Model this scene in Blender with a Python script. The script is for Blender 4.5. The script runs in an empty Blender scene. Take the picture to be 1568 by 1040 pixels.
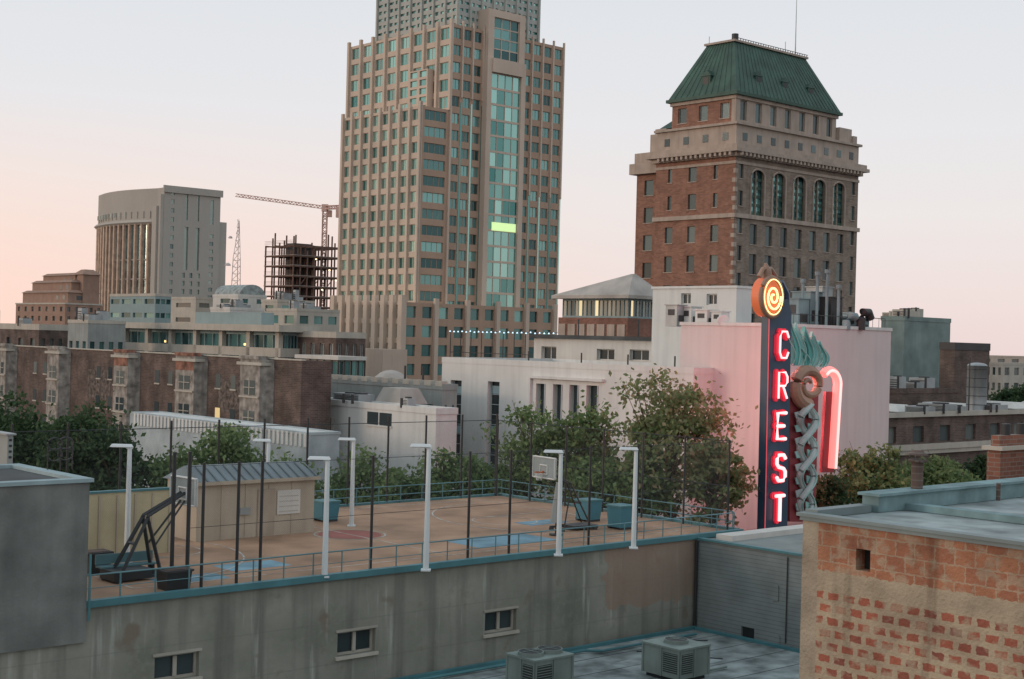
import bpy, math, random
import numpy as np
from mathutils import Vector, Matrix
random.seed(7)
sin,cos,pi=math.sin,math.cos,math.pi
# ---------------------------------------------------------------- survey set-up (camera at origin, height H, lens 50)
F=1568*50/36.; CX=784.; CY=520.; RL=math.radians(1.5); H=24.0
GA=math.radians(48); ROT=math.radians(42)
A=Vector((sin(GA),cos(GA),0)); B=Vector((-cos(GA),sin(GA),0))
def ray(px,py):
    dx=px-CX; dy=py-CY
    return (dx*cos(RL)+dy*sin(RL))/F, -(-dx*sin(RL)+dy*cos(RL))/F
def P(px,py,Y):
    a,b=ray(px,py); return Vector((a*Y,Y,H+b*Y))
def PZ(px,py,z):
    a,b=ray(px,py); Y=(z-H)/b; return Vector((a*Y,Y,z))
def sz(O,d,px,py):
    r,q=ray(px,py); t=(r*O.y-O.x)/(d.x-r*d.y); return t,H+q*(O.y+t*d.y)
def reach(O,d,px):
    py=CY-(O.z-H)/O.y*F
    return sz(O,d,px,py)[0]
# ---------------------------------------------------------------- materials
def newmat(name):
    m=bpy.data.materials.new(name); m.use_nodes=True
    nt=m.node_tree; return m,nt,nt.nodes['Principled BSDF']
def N(nt,t,**k):
    n=nt.nodes.new(t)
    for a,b in k.items(): setattr(n,a,b)
    return n
def coords(nt,wall=False):
    tc=N(nt,'ShaderNodeTexCoord')
    if not wall: return tc.outputs['Object']
    s=N(nt,'ShaderNodeSeparateXYZ'); nt.links.new(tc.outputs['Object'],s.inputs[0])
    a=N(nt,'ShaderNodeMath',operation='ADD'); nt.links.new(s.outputs[0],a.inputs[0]); nt.links.new(s.outputs[1],a.inputs[1])
    c=N(nt,'ShaderNodeCombineXYZ'); nt.links.new(a.outputs[0],c.inputs[0]); nt.links.new(s.outputs[2],c.inputs[1])
    return c.outputs[0]
def mixc(nt,f,a,b,mode='MIX'):
    m=N(nt,'ShaderNodeMix',data_type='RGBA',blend_type=mode)
    for sock,v in ((m.inputs['Factor'],f),(m.inputs[6],a),(m.inputs[7],b)):
        if isinstance(v,(int,float)): sock.default_value=v
        elif isinstance(v,(tuple,list)): sock.default_value=(v[0],v[1],v[2],1)
        else: nt.links.new(v,sock)
    return m.outputs[2]
def ramp(nt,inp,lo,hi):
    r=N(nt,'ShaderNodeMapRange'); r.inputs[1].default_value=lo; r.inputs[2].default_value=hi
    nt.links.new(inp,r.inputs[0]); return r.outputs[0]
def noise(nt,vec,scale,sxyz=(1,1,1),detail=5):
    mp=N(nt,'ShaderNodeMapping'); mp.inputs['Scale'].default_value=sxyz
    nt.links.new(vec,mp.inputs[0]); n=N(nt,'ShaderNodeTexNoise'); n.inputs['Scale'].default_value=scale; n.inputs['Detail'].default_value=detail
    nt.links.new(mp.outputs[0],n.inputs[0]); return n.outputs[0]
def mat(name,col,rough=.85,var=.25,scale=.5,streak=.25,metal=0,brick=None,mortar=(.35,.31,.26),msize=.02,bump=.0,tint=None,emit=0):
    m,nt,b=newmat(name)
    v=coords(nt,wall=brick is not None)
    o=coords(nt)
    c=col
    if brick:
        bt=N(nt,'ShaderNodeTexBrick'); bt.inputs['Scale'].default_value=1
        bt.inputs['Brick Width'].default_value=brick[0]; bt.inputs['Row Height'].default_value=brick[1]
        bt.inputs['Mortar Size'].default_value=msize; bt.inputs['Mortar Smooth'].default_value=.3
        bt.inputs['Color1'].default_value=(*[x*.8 for x in col],1); bt.inputs['Color2'].default_value=(*[x*1.2 for x in col],1)
        bt.inputs['Mortar'].default_value=(*mortar,1); nt.links.new(v,bt.inputs[0]); c=bt.outputs[0]
    n1=ramp(nt,noise(nt,o,scale,detail=8),.3,.7)
    dk=tint if tint else tuple(x*(1-var*1.5) for x in (1,1,1))
    c=mixc(nt,n1,mixc(nt,1.0,c,dk,'MULTIPLY'),c)
    if streak:
        n2=ramp(nt,noise(nt,o,1.0,(1.6,1.6,.12),6),.45,.75)
        f=N(nt,'ShaderNodeMath',operation='MULTIPLY'); nt.links.new(n2,f.inputs[0]); f.inputs[1].default_value=streak
        c=mixc(nt,f.outputs[0],c,tuple(x*.35 for x in col))
    if isinstance(c,tuple): b.inputs['Base Color'].default_value=(*c,1)
    else: nt.links.new(c,b.inputs['Base Color'])
    b.inputs['Roughness'].default_value=rough; b.inputs['Metallic'].default_value=metal
    if rough>.7: b.inputs['Specular IOR Level'].default_value=.25
    if bump:
        bp=N(nt,'ShaderNodeBump'); bp.inputs['Strength'].default_value=bump; bp.inputs['Distance'].default_value=.03
        nt.links.new(noise(nt,o,9,detail=6),bp.inputs['Height']); nt.links.new(bp.outputs[0],b.inputs['Normal'])
    return m
def glass(name,dark,light,lit=.0,metal=.4,rough=.12,litcol=(1,.8,.4),lits=1.0,pow_=1.0):
    m,nt,b=newmat(name)
    g=N(nt,'ShaderNodeNewGeometry'); r=g.outputs['Random Per Island']
    pw=N(nt,'ShaderNodeMath',operation='POWER'); nt.links.new(r,pw.inputs[0]); pw.inputs[1].default_value=pow_
    nt.links.new(mixc(nt,pw.outputs[0],dark,light),b.inputs['Base Color'])
    b.inputs['Roughness'].default_value=rough; b.inputs['Metallic'].default_value=metal
    if lit:
        w=N(nt,'ShaderNodeTexWhiteNoise',noise_dimensions='1D'); nt.links.new(r,w.inputs['W'])
        q=N(nt,'ShaderNodeMath',operation='GREATER_THAN'); nt.links.new(w.outputs[0],q.inputs[0]); q.inputs[1].default_value=1-lit
        k=N(nt,'ShaderNodeMath',operation='MULTIPLY'); nt.links.new(q.outputs[0],k.inputs[0]); k.inputs[1].default_value=lits
        b.inputs['Emission Color'].default_value=(*litcol,1); nt.links.new(k.outputs[0],b.inputs['Emission Strength'])
    return m
def emis(name,col,s):
    m,nt,b=newmat(name); b.inputs['Base Color'].default_value=(*col,1)
    b.inputs['Emission Color'].default_value=(*col,1); b.inputs['Emission Strength'].default_value=s; return m
# ---------------------------------------------------------------- mesh builder
class Part:
    def __init__(s,name,mat): s.name=name; s.mat=mat; s.v=[]; s.f=[]; s.smooth=False
    def poly(s,*pts):
        i=len(s.v); s.v+= [tuple(p) for p in pts]; s.f.append(tuple(range(i,i+len(pts))))
    def box(s,x0,x1,y0,y1,z0,z1):
        i=len(s.v); s.v+=[(x0,y0,z0),(x1,y0,z0),(x1,y1,z0),(x0,y1,z0),(x0,y0,z1),(x1,y0,z1),(x1,y1,z1),(x0,y1,z1)]
        s.f+=[(i,i+3,i+2,i+1),(i+4,i+5,i+6,i+7),(i,i+1,i+5,i+4),(i+1,i+2,i+6,i+5),(i+2,i+3,i+7,i+6),(i+3,i,i+4,i+7)]
    def frustum(s,x0,x1,y0,y1,z0,X0,X1,Y0,Y1,z1):
        i=len(s.v); s.v+=[(x0,y0,z0),(x1,y0,z0),(x1,y1,z0),(x0,y1,z0),(X0,Y0,z1),(X1,Y0,z1),(X1,Y1,z1),(X0,Y1,z1)]
        s.f+=[(i,i+3,i+2,i+1),(i+4,i+5,i+6,i+7),(i,i+1,i+5,i+4),(i+1,i+2,i+6,i+5),(i+2,i+3,i+7,i+6),(i+3,i,i+4,i+7)]
    def tube(s,pts,r,n=8,closed=False):
        pts=[Vector(p) for p in pts]; rs=r if isinstance(r,(list,tuple)) else [r]*len(pts)
        base=len(s.v)
        for k,p in enumerate(pts):
            t=(pts[min(k+1,len(pts)-1)]-pts[max(k-1,0)])
            if t.length<1e-6: t=Vector((0,0,1))
            t.normalize(); up=Vector((0,0,1)) if abs(t.z)<.9 else Vector((1,0,0))
            a=t.cross(up).normalized(); b=t.cross(a)
            for j in range(n):
                w=2*pi*j/n; s.v.append(tuple(p+(a*cos(w)+b*sin(w))*rs[k]))
        for k in range(len(pts)-1):
            for j in range(n):
                s.f.append((base+k*n+j,base+k*n+(j+1)%n,base+(k+1)*n+(j+1)%n,base+(k+1)*n+j))
        s.f.append(tuple(base+j for j in range(n))); s.f.append(tuple(base+(len(pts)-1)*n+j for j in reversed(range(n))))
    def beam(s,p,q,w=.1): s.tube([p,q],w*.707,4)
    def cyl(s,x,y,z0,z1,r,r2=None,n=16): s.tube([(x,y,z0),(x,y,z1)],[r,r if r2 is None else r2],n)
    def dome(s,x,y,z,r,h,n=16,m=5):
        pts=[(x,y,z+h*sin(pi/2*k/m)) for k in range(m+1)]; s.tube(pts,[max(r*cos(pi/2*k/m),.01) for k in range(m+1)],n)
class Obj:
    def __init__(s,name,loc=(0,0,0),rot=ROT):
        s.name=name; s.loc=Vector(loc); s.rot=rot; s.parts={}
    def p(s,name,mat):
        if name not in s.parts: s.parts[name]=Part(name,mat)
        return s.parts[name]
    def done(s):
        e=bpy.data.objects.new(s.name,None); bpy.context.collection.objects.link(e)
        e.location=s.loc; e.rotation_euler=(0,0,s.rot); e.empty_display_size=.5
        for p in s.parts.values():
            if not p.f: continue
            me=bpy.data.meshes.new(p.name); me.from_pydata(p.v,[],p.f); me.materials.append(p.mat)
            if p.smooth: me.polygons.foreach_set('use_smooth',[True]*len(me.polygons))
            me.update()
            ob=bpy.data.objects.new(p.name,me); bpy.context.collection.objects.link(ob); ob.parent=e
        s.e=e; return e
def pt(pl,f,s,z,d): return (s,f+d,z) if pl=='R' else (f+d,s,z)
def wallopen(o,wall,gl,pl,f,s0,s1,z0,z1,ops,rec=.2,frame=None,mull=1,sill=None):
    ss=sorted({s0,s1,*[x for q in ops for x in q[:2]]}); zs=sorted({z0,z1,*[x for q in ops for x in q[2:4]]})
    for a,b in zip(ss,ss[1:]):
        for c,d in zip(zs,zs[1:]):
            m=((a+b)/2,(c+d)/2)
            if any(q[0]<m[0]<q[1] and q[2]<m[1]<q[3] for q in ops): continue
            wall.poly(pt(pl,f,a,c,0),pt(pl,f,b,c,0),pt(pl,f,b,d,0),pt(pl,f,a,d,0))
    for q in ops:
        opening(wall,gl,pl,f,*q[:4],rec,frame,mull,sill)
def opening(wall,gl,pl,f,a,b,c,d,rec,frame=None,mull=0,sill=None):
    for (s,z),(t,w) in (((a,c),(b,c)),((b,c),(b,d)),((b,d),(a,d)),((a,d),(a,c))):
        wall.poly(pt(pl,f,s,z,0),pt(pl,f,t,w,0),pt(pl,f,t,w,rec),pt(pl,f,s,z,rec))
    gl.poly(pt(pl,f,a,c,rec),pt(pl,f,b,c,rec),pt(pl,f,b,d,rec),pt(pl,f,a,d,rec))
    def bx(p,s,t,z,w,d0,d1):
        q=pt(pl,f,s,z,d0); r=pt(pl,f,t,w,d1); p.box(min(q[0],r[0]),max(q[0],r[0]),min(q[1],r[1]),max(q[1],r[1]),z,w)
    if frame:
        fw=min(.09,(b-a)*.08)
        bx(frame,a,a+fw,c,d,rec-.06,rec+.01); bx(frame,b-fw,b,c,d,rec-.06,rec+.01)
        bx(frame,a+fw,b-fw,d-fw,d,rec-.06,rec+.01); bx(frame,a+fw,b-fw,c,c+fw,rec-.06,rec+.01)
        for k in range(mull):
            m=a+(b-a)*(k+1)/(mull+1); bx(frame,m-fw*.5,m+fw*.5,c+fw,d-fw,rec-.055,rec+.01)
    if sill: bx(sill,a-.1,b+.1,c-.12,c-.003,-.1,.02)
def facade(o,wall,gl,pl,f,s0,s1,z0,z1,cols,rows,ww=.6,wh=.6,rec=.25,kind=None,frame=None,mull=0,sill=None,bias=.5):
    cw=(s1-s0)/cols; ch=(z1-z0)/rows
    def W(a,b,c,d):
        if b-a>1e-4 and d-c>1e-4: wall.poly(pt(pl,f,a,c,0),pt(pl,f,b,c,0),pt(pl,f,b,d,0),pt(pl,f,a,d,0))
    for c in range(cols):
        for r in range(rows):
            a=s0+c*cw; b=a+cw; e=z0+r*ch; g=e+ch; w2,h2=ww,wh
            if kind:
                k=kind(c,r)
                if not k: W(a,b,e,g); continue
                if isinstance(k,tuple): w2,h2=k
            wa=a+cw*(1-w2)/2; wb=wa+cw*w2; we=e+ch*(1-h2)*bias; wg=we+ch*h2
            W(a,wa,e,g); W(wb,b,e,g); W(wa,wb,e,we); W(wa,wb,wg,g)
            opening(wall,gl,pl,f,wa,wb,we,wg,rec,frame,mull,sill)
def hull(p,x0,x1,y0,y1,z0,z1,skip='RL'):
    if 'R' not in skip: p.poly((x0,y0,z0),(x1,y0,z0),(x1,y0,z1),(x0,y0,z1))
    if 'L' not in skip: p.poly((x0,y1,z0),(x0,y0,z0),(x0,y0,z1),(x0,y1,z1))
    p.poly((x1,y1,z0),(x0,y1,z0),(x0,y1,z1),(x1,y1,z1)); p.poly((x1,y0,z0),(x1,y1,z0),(x1,y1,z1),(x1,y0,z1))
    if 'T' not in skip: p.poly((x0,y0,z1),(x1,y0,z1),(x1,y1,z1),(x0,y1,z1))
def parapet(p,x0,x1,y0,y1,z,h=.6,t=.25,o=.05):
    p.box(x0-o,x1+o,y0-o,y0+t,z,z+h); p.box(x0-o,x1+o,y1-t,y1+o,z,z+h)
    p.box(x0-o,x0+t,y0+t,y1-t,z,z+h); p.box(x1-t,x1+o,y0+t,y1-t,z,z+h)
def base(px,py,Y,pl=None,pr=None):
    O=P(px,py,Y); zt=O.z; la=reach(O,A,pr) if pr is not None else 20; lb=reach(O,B,pl) if pl is not None else 20
    return O,zt,la,lb,Vector((O.x,O.y,0))
# ---------------------------------------------------------------- palette
m_asph=mat('asphalt_ground',(.06,.06,.062),scale=.05,streak=0,var=.3)
m_cream=mat('cream_panel',(.62,.50,.40),streak=.1,var=.1,scale=.15)
m_ora=mat('orange_granite_panel',(.48,.33,.24),streak=.12,var=.12,scale=.15)
m_white=mat('white_stucco',(.70,.70,.665),streak=.22,var=.1,scale=.25)
m_white2=mat('white_plaster_warm',(.64,.62,.57),streak=.22,var=.12,scale=.3)
m_beige=mat('beige_plaster',(.50,.46,.39),streak=.2,var=.12)
m_grey=mat('grey_plaster',(.33,.35,.33),streak=.25,var=.15)
m_dgrey=mat('dark_roofing',(.10,.105,.105),streak=0,var=.3)
m_roof=mat('pale_roof_membrane',(.38,.43,.42),streak=0,var=.38,scale=1.3)
m_stone=mat('limestone',(.46,.375,.31),streak=.35,var=.15)
m_hbrick=mat('hotel_brick',(.31,.155,.105),brick=(.6,.2),mortar=(.27,.18,.14),msize=.02,streak=.2,var=.2)
m_brown=mat('brown_brick',(.16,.11,.092),brick=(.45,.15),mortar=(.22,.19,.165),msize=.015,streak=.35,var=.4)
m_red=mat('red_brick',(.26,.11,.075),brick=(.4,.14),mortar=(.28,.22,.18),msize=.015,streak=.2)
m_copper=mat('green_copper_roof',(.05,.115,.085),streak=.4,var=.3,rough=.65)
m_steel=mat('dark_steel',(.05,.048,.048),rough=.6,streak=0)
m_metal=mat('galvanised_metal',(.40,.43,.43),rough=.5,metal=.3,streak=.25)
m_teal=mat('teal_paint',(.075,.23,.255),rough=.55,streak=.25)
m_black=mat('black_paint',(.025,.028,.03),rough=.5,streak=0)
m_polew=mat('white_pole_paint',(.70,.75,.75),rough=.45,streak=.15,var=.1)
m_tanroof=mat('tan_metal_roof',(.45,.41,.36),streak=.1,rough=.6)
g_tw=glass('tower_glass',(.06,.20,.19),(.36,.62,.56),lit=.006,metal=.65,lits=.5,litcol=(.9,1,.35))
g_dk=glass('dark_window_glass',(.02,.028,.03),(.07,.095,.1),metal=.15,lit=.0)
g_tk=glass('teal_dark_glass',(.03,.085,.09),(.20,.42,.40),lit=.008,metal=.5,lits=.6,litcol=(.9,1,.4),pow_=1.4)
g_wl=glass('shaded_window_glass',(.03,.05,.055),(.2,.22,.2),metal=.2,lit=.012,lits=.7,litcol=(1,.7,.3))
# ---------------------------------------------------------------- ground
g=Obj('ground',(0,0,0),0); g.p('ground_sheet',m_asph).poly((-6000,-1500,0),(6000,-1500,0),(6000,9000,0),(-6000,9000,0)); g.done()
# ---------------------------------------------------------------- office tower
def ribs(p,pl,f,s0,s1,z0,z1,n,w=.35,out=.45,top=1.0):
    for k in range(n+1):
        s=s0+(s1-s0)*k/n; a=s-w/2; b=a+w
        q=pt(pl,f,a,z0,-out); r=pt(pl,f,b,z1,.05)
        p.box(min(q[0],r[0]),max(q[0],r[0]),min(q[1],r[1]),max(q[1],r[1]),z0,z1+top)
O,zt,la,lb,G=base(693,36,300,537,864)
T=Obj('office_tower',G)
W=T.p('granite_walls',m_ora); C=T.p('cream_piers',m_cream); Gl=T.p('windows',g_tw); Gd=T.p('dark_windows',g_tk); Rf=T.p('roof',m_dgrey)
wL=-reach(O,A,648); zL=P(648,163,296).z; fh=3.5
nL=int(zt/fh)
OL=O-A*wL; OL.z=zL; lL_=reach(OL,B,527)
xb0=reach(O,A,741); xb1=reach(O,A,800)
hull(W,0,la,0,lb,0,zt)
rowsL=int(round(zL/fh))
facade(T,C,Gl,'L',-wL,0,lL_,0,zL,8,rowsL,.66,.66,.3,mull=1,frame=C)
ribs(C,'L',-wL,0,lL_,0,zL,8,w=.7,out=.5,top=.9)
facade(T,W,Gd,'R',0,-wL,0,0,zL,1,rowsL,.74,.62,.3,frame=W,mull=3)
hull(W,-wL,-.02,0.01,lL_,0,zL-.01)
ribs(C,'R',0,-wL,0,0,zL,1,w=.5,out=.35,top=.9)
rm=int(round((zt-zL)/fh))
facade(T,C,Gl,'L',0,0,lb,zL,zt,8,rm,.68,.68,.3,frame=C,mull=1)
ribs(C,'L',0,0,lb,zL,zt,8,w=.7,out=.55,top=1.0)
yb=reach(O,B,640); hull(C,-1.6,0,yb*.5,yb*1.05,zL,zt-9,'L'); facade(T,C,Gl,'L',-1.62,yb*.5,yb*1.05,zL,zt-9,2,5,.72,.7,.3)
facade(T,W,Gd,'R',0,0,xb0,0,zt,3,nL,.70,.62,.3,frame=W,mull=1)
ribs(C,'R',0,0,xb0,zL+3,zt,3,w=.4,out=.3,top=1.0)
facade(T,W,Gd,'R',0,xb1,la,0,zt,4,nL,.68,.62,.3,frame=W,mull=1)
ribs(C,'R',0,xb1,la,zt*.62,zt,4,w=.4,out=.3,top=1.0)
for k in range(5):
    s=xb1+(la-xb1)*k/4; Gl.box(s-.2,s+.2,-.08,-.01,0,zt*.62)
for k in range(4):
    s=xb0*k/3; Gl.box(s-.2,s+.2,-.08,-.01,0,zL+2)
# central glass bay
zb=P(770,24,305).z
C.box(xb0,xb0+1.3,-1.6,0,0,zb-9); C.box(xb1-1.3,xb1,-1.6,0,0,zb-9)
n=int((zb-9)/fh); facade(T,C,Gl,'R',-1.2,xb0+1.3,xb1-1.3,0,zb-12,4,n*1,.94,.86,.12)
hull(C,xb0+1.3,xb1-1.3,-1.19,0,0,zb-12)
C.box(xb0+1.3,xb1-1.3,-2.0,0,zb-12,zb-9)
C.box(xb0+.3,xb0+1.9,-1.3,0,zb-9,zb); C.box(xb1-1.9,xb1-.3,-1.3,0,zb-9,zb); C.box(xb0+.3,xb1-.3,-1.32,0,zb,zb+1.6)
facade(T,C,Gd,'R',-.9,xb0+1.9,xb1-1.9,zb-9,zb,3,4,.9,.88,.1)
hull(C,xb0+.3,xb1-.3,0.01,4,zt,zb+1.6,'')
# one brightly lit office floor
Lf=T.p('lit_office_floor',emis('office_fluorescent',(.62,.85,.38),.75)); zf=P(770,343,300).z
Lf.box(xb0+2.6,xb1-1.6,-1.3,-1.24,zf-.9,zf+.9)
# crown
cx,cy=3.2,2.2; Oc_=O+A*cx+B*cy; ca=reach(Oc_,A,824); cb=reach(Oc_,B,578); zc=zt+32
Cr=T.p('crown_cladding',mat('crown_grey_panel',(.45,.46,.42),streak=.1,var=.1))
kd=lambda c,r:(.55,.5) if (c+r)%2 else (.8,.35)
facade(T,Cr,Gl,'L',cx,cy,cy+cb,zt,zc,14,20,.6,.5,.25,kind=kd); facade(T,Cr,Gl,'R',cy,cx,cx+ca,zt,zc,14,20,.6,.5,.25,kind=kd)
hull(Cr,cx,cx+ca,cy,cy+cb,zt,zc)
ribs(Cr,'L',cx,cy,cy+cb,zt,zc,7,w=.5,out=.4,top=0); ribs(Cr,'R',cy,cx,cx+ca,zt,zc,7,w=.5,out=.4,top=0)
# podium
zp=P(600,462,285).z
x0=-wL-8; OP=O+A*x0-B*6; OP.z=zp; lP=reach(OP,B,513)
facade(T,C,Gl,'L',x0,-6,-6+lP,0,zp,8,8,.5,.72,.4); facade(T,W,Gd,'R',-6,x0,la*.8,0,zp,10,8,.6,.6,.4); hull(C,x0,la*.8,-6,-6+lP,0,zp)
ribs(C,'L',x0,-6,-6+lP,0,zp,8,w=1.3,out=.8,top=1.4); ribs(C,'R',-6,x0,la*.8,0,zp,5,w=1.0,out=.6,top=1.0)
C.box(x0-7,x0-.9,-9,lP*.45,0,zp-9.5); facade(T,C,Gl,'L',x0-7.02,-9,lP*.45,0,zp-10,6,6,.6,.6,.3); facade(T,C,Gd,'R',-9.02,x0-7,x0-1,0,zp-10,2,6,.6,.6,.3)
T.done()
# ---------------------------------------------------------------- hotel tower
O,zt,la,lb,G=base(1127,226,200,1006,1316)
Hh=Obj('historic_hotel_tower',G)
Bk=Hh.p('brick_walls',m_hbrick); St=Hh.p('limestone_trim',m_stone); Gw=Hh.p('windows',glass('hotel_windows',(.02,.035,.04),(.10,.15,.15),metal=.2,lit=.004,litcol=(1,.6,.2))); Gt=Hh.p('arched_windows',g_tk); Cp=Hh.p('copper_roof',m_copper)
m_hs=mat('weathered_tan_brick',(.30,.235,.19),brick=(.6,.2),mortar=(.33,.27,.21),streak=.3)
Tb=Hh.p('tan_brick_walls',m_hs)
zb1=sz(O,A,1127,333)[1]
zl=8.
facade(Hh,Bk,Gw,'L',0,1.4,lb-.6,zl,zb1,3,8,.34,.55,.25,kind=lambda c,r:True,sill=St)
facade(Hh,Bk,Gw,'L',0,1.4,lb-.6,zb1+.6,zt-1.2,3,2,.36,.55,.25,kind=lambda c,r:c==1 or (.18,.5),sill=St)
facade(Hh,Tb,Gw,'R',0,2.6,la-2.6,zl,zb1,7,8,.46,.68,.3,sill=St)
facade(Hh,Tb,Gw,'R',0,.02,2.6,zl,zt-1.2,1,11,.38,.55,.25,sill=St); facade(Hh,Tb,Gw,'R',0,la-2.6,la,zl,zt-1.2,1,11,.38,.55,.25,sill=St)
St.box(-.1,la+.1,-.12,lb+.1,0,zl)
Bk.poly((0,0,zl),(0,1.4,zl),(0,1.4,zt-1.2),(0,0,zt-1.2)); Bk.poly((0,lb-.6,zl),(0,lb,zl),(0,lb,zt-1.2),(0,lb-.6,zt-1.2))
hull(Tb,0,la,0,lb,zl,zt)
for k in range(40):
    z=zl+k*1.3
    if z<zt-3: St.box(-.04,.35+.2*(k%2),-.04,.35+.2*((k+1)%2),z,z+.62)
nb=5; bw=(la-5.2)/nb
for k in range(nb):
    a=2.6+k*bw+bw*.22; b=2.6+(k+1)*bw-bw*.22; c=zb1+.8; d=zt-3.4; r=(b-a)/2
    Tb.box(2.6+k*bw,a,0,.4,zb1,zt-1.2); Tb.box(b,2.6+(k+1)*bw,0,.4,zb1,zt-1.2)
    m=(a+b)/2; ar=[(m+r*cos(pi*j/10),0.0,d-r*.2+.7*r*sin(pi*j/10)) for j in range(11)]
    Tb.poly(*([(b,0,zt-1.2),]+ar[:6]+[(m,0,zt-1.2)])); Tb.poly(*([(m,0,zt-1.2)]+ar[5:]+[(a,0,zt-1.2)]))
    for j in range(6):
        for q_ in (0,1): Gt.box(a+(m-a)*q_+.02,m+(b-m)*q_-.02,.5,.6,zb1+(d+r-zb1)*j/6+.01,zb1+(d+r-zb1)*(j+1)/6)
    for j in range(5): z=c+(d-c)*j/4.6; Cp.box(a,b,.38,.5,z-.12,z+.3)
    Tb.box(m-.14,m+.14,.3,.49,zb1,d+r*.5)
    St.tube([(a-.2,-.05,zb1+.6),(a-.2,-.05,d-r*.2)]+[(m+(r+.2)*cos(pi-pi*j/8),-.05,d-r*.2+.7*(r+.2)*sin(pi*j/8)) for j in range(9)]+[(b+.2,-.05,zb1+.6)],.16,6)
def band(p,z0,z1,o,x0=0,x1=None,y0=0,y1=None):
    x1=la if x1 is None else x1; y1=lb if y1 is None else y1
    p.box(x0-o,x1+o,y0-o,y1+o,z0,z1)
band(St,zb1,zb1+.6,.3); band(St,zt-1.2,zt-.6,.5); band(St,zt-.6,zt-.1,1.2); band(St,zt-.1,zt+.5,.9); band(St,zt-2.2,zt-1.8,.12)
for k in range(int(la/.9)): St.box(k*.9,k*.9+.4,-1.1,-.5,zt-1.1,zt-.6)
for k in range(int(lb/.9)): St.box(-1.1,-.5,k*.9,k*.9+.4,zt-1.1,zt-.6)
za=sz(O,A,1130,190)[1]
band(St,zt+.5,za,-.05)
for k in range(9): Gw.box(2+k*(la-4)/8.-.5,2+k*(la-4)/8.+.5,-.0,.3,zt+1.2,zt+2.3)
for k in range(4): Gw.box(-.0,.3,2+k*(lb-4)/3.-.5,2+k*(lb-4)/3.+.5,zt+1.2,zt+2.3)
band(St,za,za+.35,.35)
i=1.2; zu=sz(O,A,1135,143)[1]
facade(Hh,St,Gw,'R',i,i,la-4.5,za+.35,zu,7,1,.42,.7,.3,frame=St)
yl=lb-1.8
facade(Hh,Bk,Gw,'L',i,i,yl,za+.35,zu,3,1,.42,.55,.3,sill=St,frame=St)
hull(St,i,la-4.5,i,yl,za,zu); St.box(i-.08,i+.7,i-.08,i+.7,za,zu)
band(Cp,zu,zu+.45,.7,i,la-4.5,i,yl); band(St,zu-.5,zu,.25,i,la-4.5,i,yl)
band(St,za+.35,za+2.6,0,la-4.4,la-1.2,.6,lb-1.5); band(St,za+.35,za+1.6,0,la-1.2,la-.2,.3,lb-1)
x0,x1,y0,y1=i-.5,la-4.0,i-.5,yl+.4; zr=sz(O+A*4+B*4,A,1150,72)[1]+0.4
ins=(y1-y0)*.30
Cp.frustum(x0,x1,y0,y1,zu+.45,x0+ins,x1-ins*1.05,y0+ins,y1-ins,zr)
for k in range(1,26):
    t=k/26; Cp.beam((x0+(x1-x0)*t,y0-.02,zu+.47),(x0+ins+(x1-x0-2.05*ins)*t,y0+ins-.02,zr),.08)
for k in range(1,11):
    t=k/11; Cp.beam((x0-.02,y0+(y1-y0)*t,zu+.47),(x0+ins-.02,y0+ins+(y1-y0-2*ins)*t,zr),.08)
St.box(x0+ins-.3,x1-ins*1.05+.3,y0+ins-.3,y1-ins+.3,zr,zr+.3)
dk=Hh.p('roof_rail',m_black)
for k in range(30):
    x=x0+ins+(x1-x0-2.05*ins)*k/29; dk.box(x-.04,x+.04,y0+ins-.25,y0+ins-.17,zr+.3,zr+.6)
dk.box(x0+ins-.3,x1-ins,y0+ins-.25,y0+ins-.15,zr+.55,zr+.62)
dk.cyl(x0+ins+2,y0+ins+1.5,zr,zr+1.6,.5)
def dormer(x,y,z,pl):
    if pl=='R':
        Cp.box(x-.7,x+.7,y,y+2,z,z+1.3); Cp.frustum(x-.9,x+.9,y-.1,y+2,z+1.3,x-.05,x+.05,y,y+2,z+2.0); dk.box(x-.45,x+.45,y-.03,y-.01,z+.2,z+1.1)
    else:
        Cp.box(x,x+2,y-.8,y+.8,z,z+1.5); Cp.frustum(x-.1,x+2,y-1,y+1,z+1.5,x,x+2,y-.05,y+.05,z+2.4); dk.box(x-.03,x-.01,y-.5,y+.5,z+.2,z+1.3)
for k in (.25,.5,.75): dormer(x0+(x1-x0)*k,y0+ins*.28,zu+2.2,'R')
dormer(x0+ins*.22,(y0+y1)/2,zu+1.9,'L')
an=Hh.p('antenna',m_metal); tx,tz=la-4-ins-1.5,0
an.tube([(tx,y0+ins+1,zr),(tx,y0+ins+1,zr+3),(tx,y0+ins+1,zr+9.5)],[.12,.08,.05],6)
an.tube([(x0+ins+.5,y1-ins,zr),(x0+ins+.5,y1-ins,zr+1.5)],.05,5); an.tube([(x1-ins-4,y0+ins+1,zr),(x1-ins-4,y0+ins+1,zr+2.2)],.05,5)
zw=sz(O+B*lb,B,990,265)[1]
facade(Hh,Bk,Gw,'L',1.2,lb,lb+5,zl,zw,1,10,.36,.55,.25,sill=St); hull(Bk,1.2,la,lb,lb+5,0,zw)
St.box(.3,la,lb+.3,lb+5.8,zw,zw+1.6); St.box(.8,la,lb+.2,lb+5.2,zw+1.6,zw+3.2); St.box(1.8,la-3,lb+.2,lb+3.0,zw+3.2,zw+6); Cp.frustum(2.5,la-5,lb-1,lb+2.0,zw+6.8,6,la-6,lb-1,lb,zw+9.5)
St.box(2.2,la-4,lb+.2,lb+2.4,zw+6,zw+6.8)
Hh.done()
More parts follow.
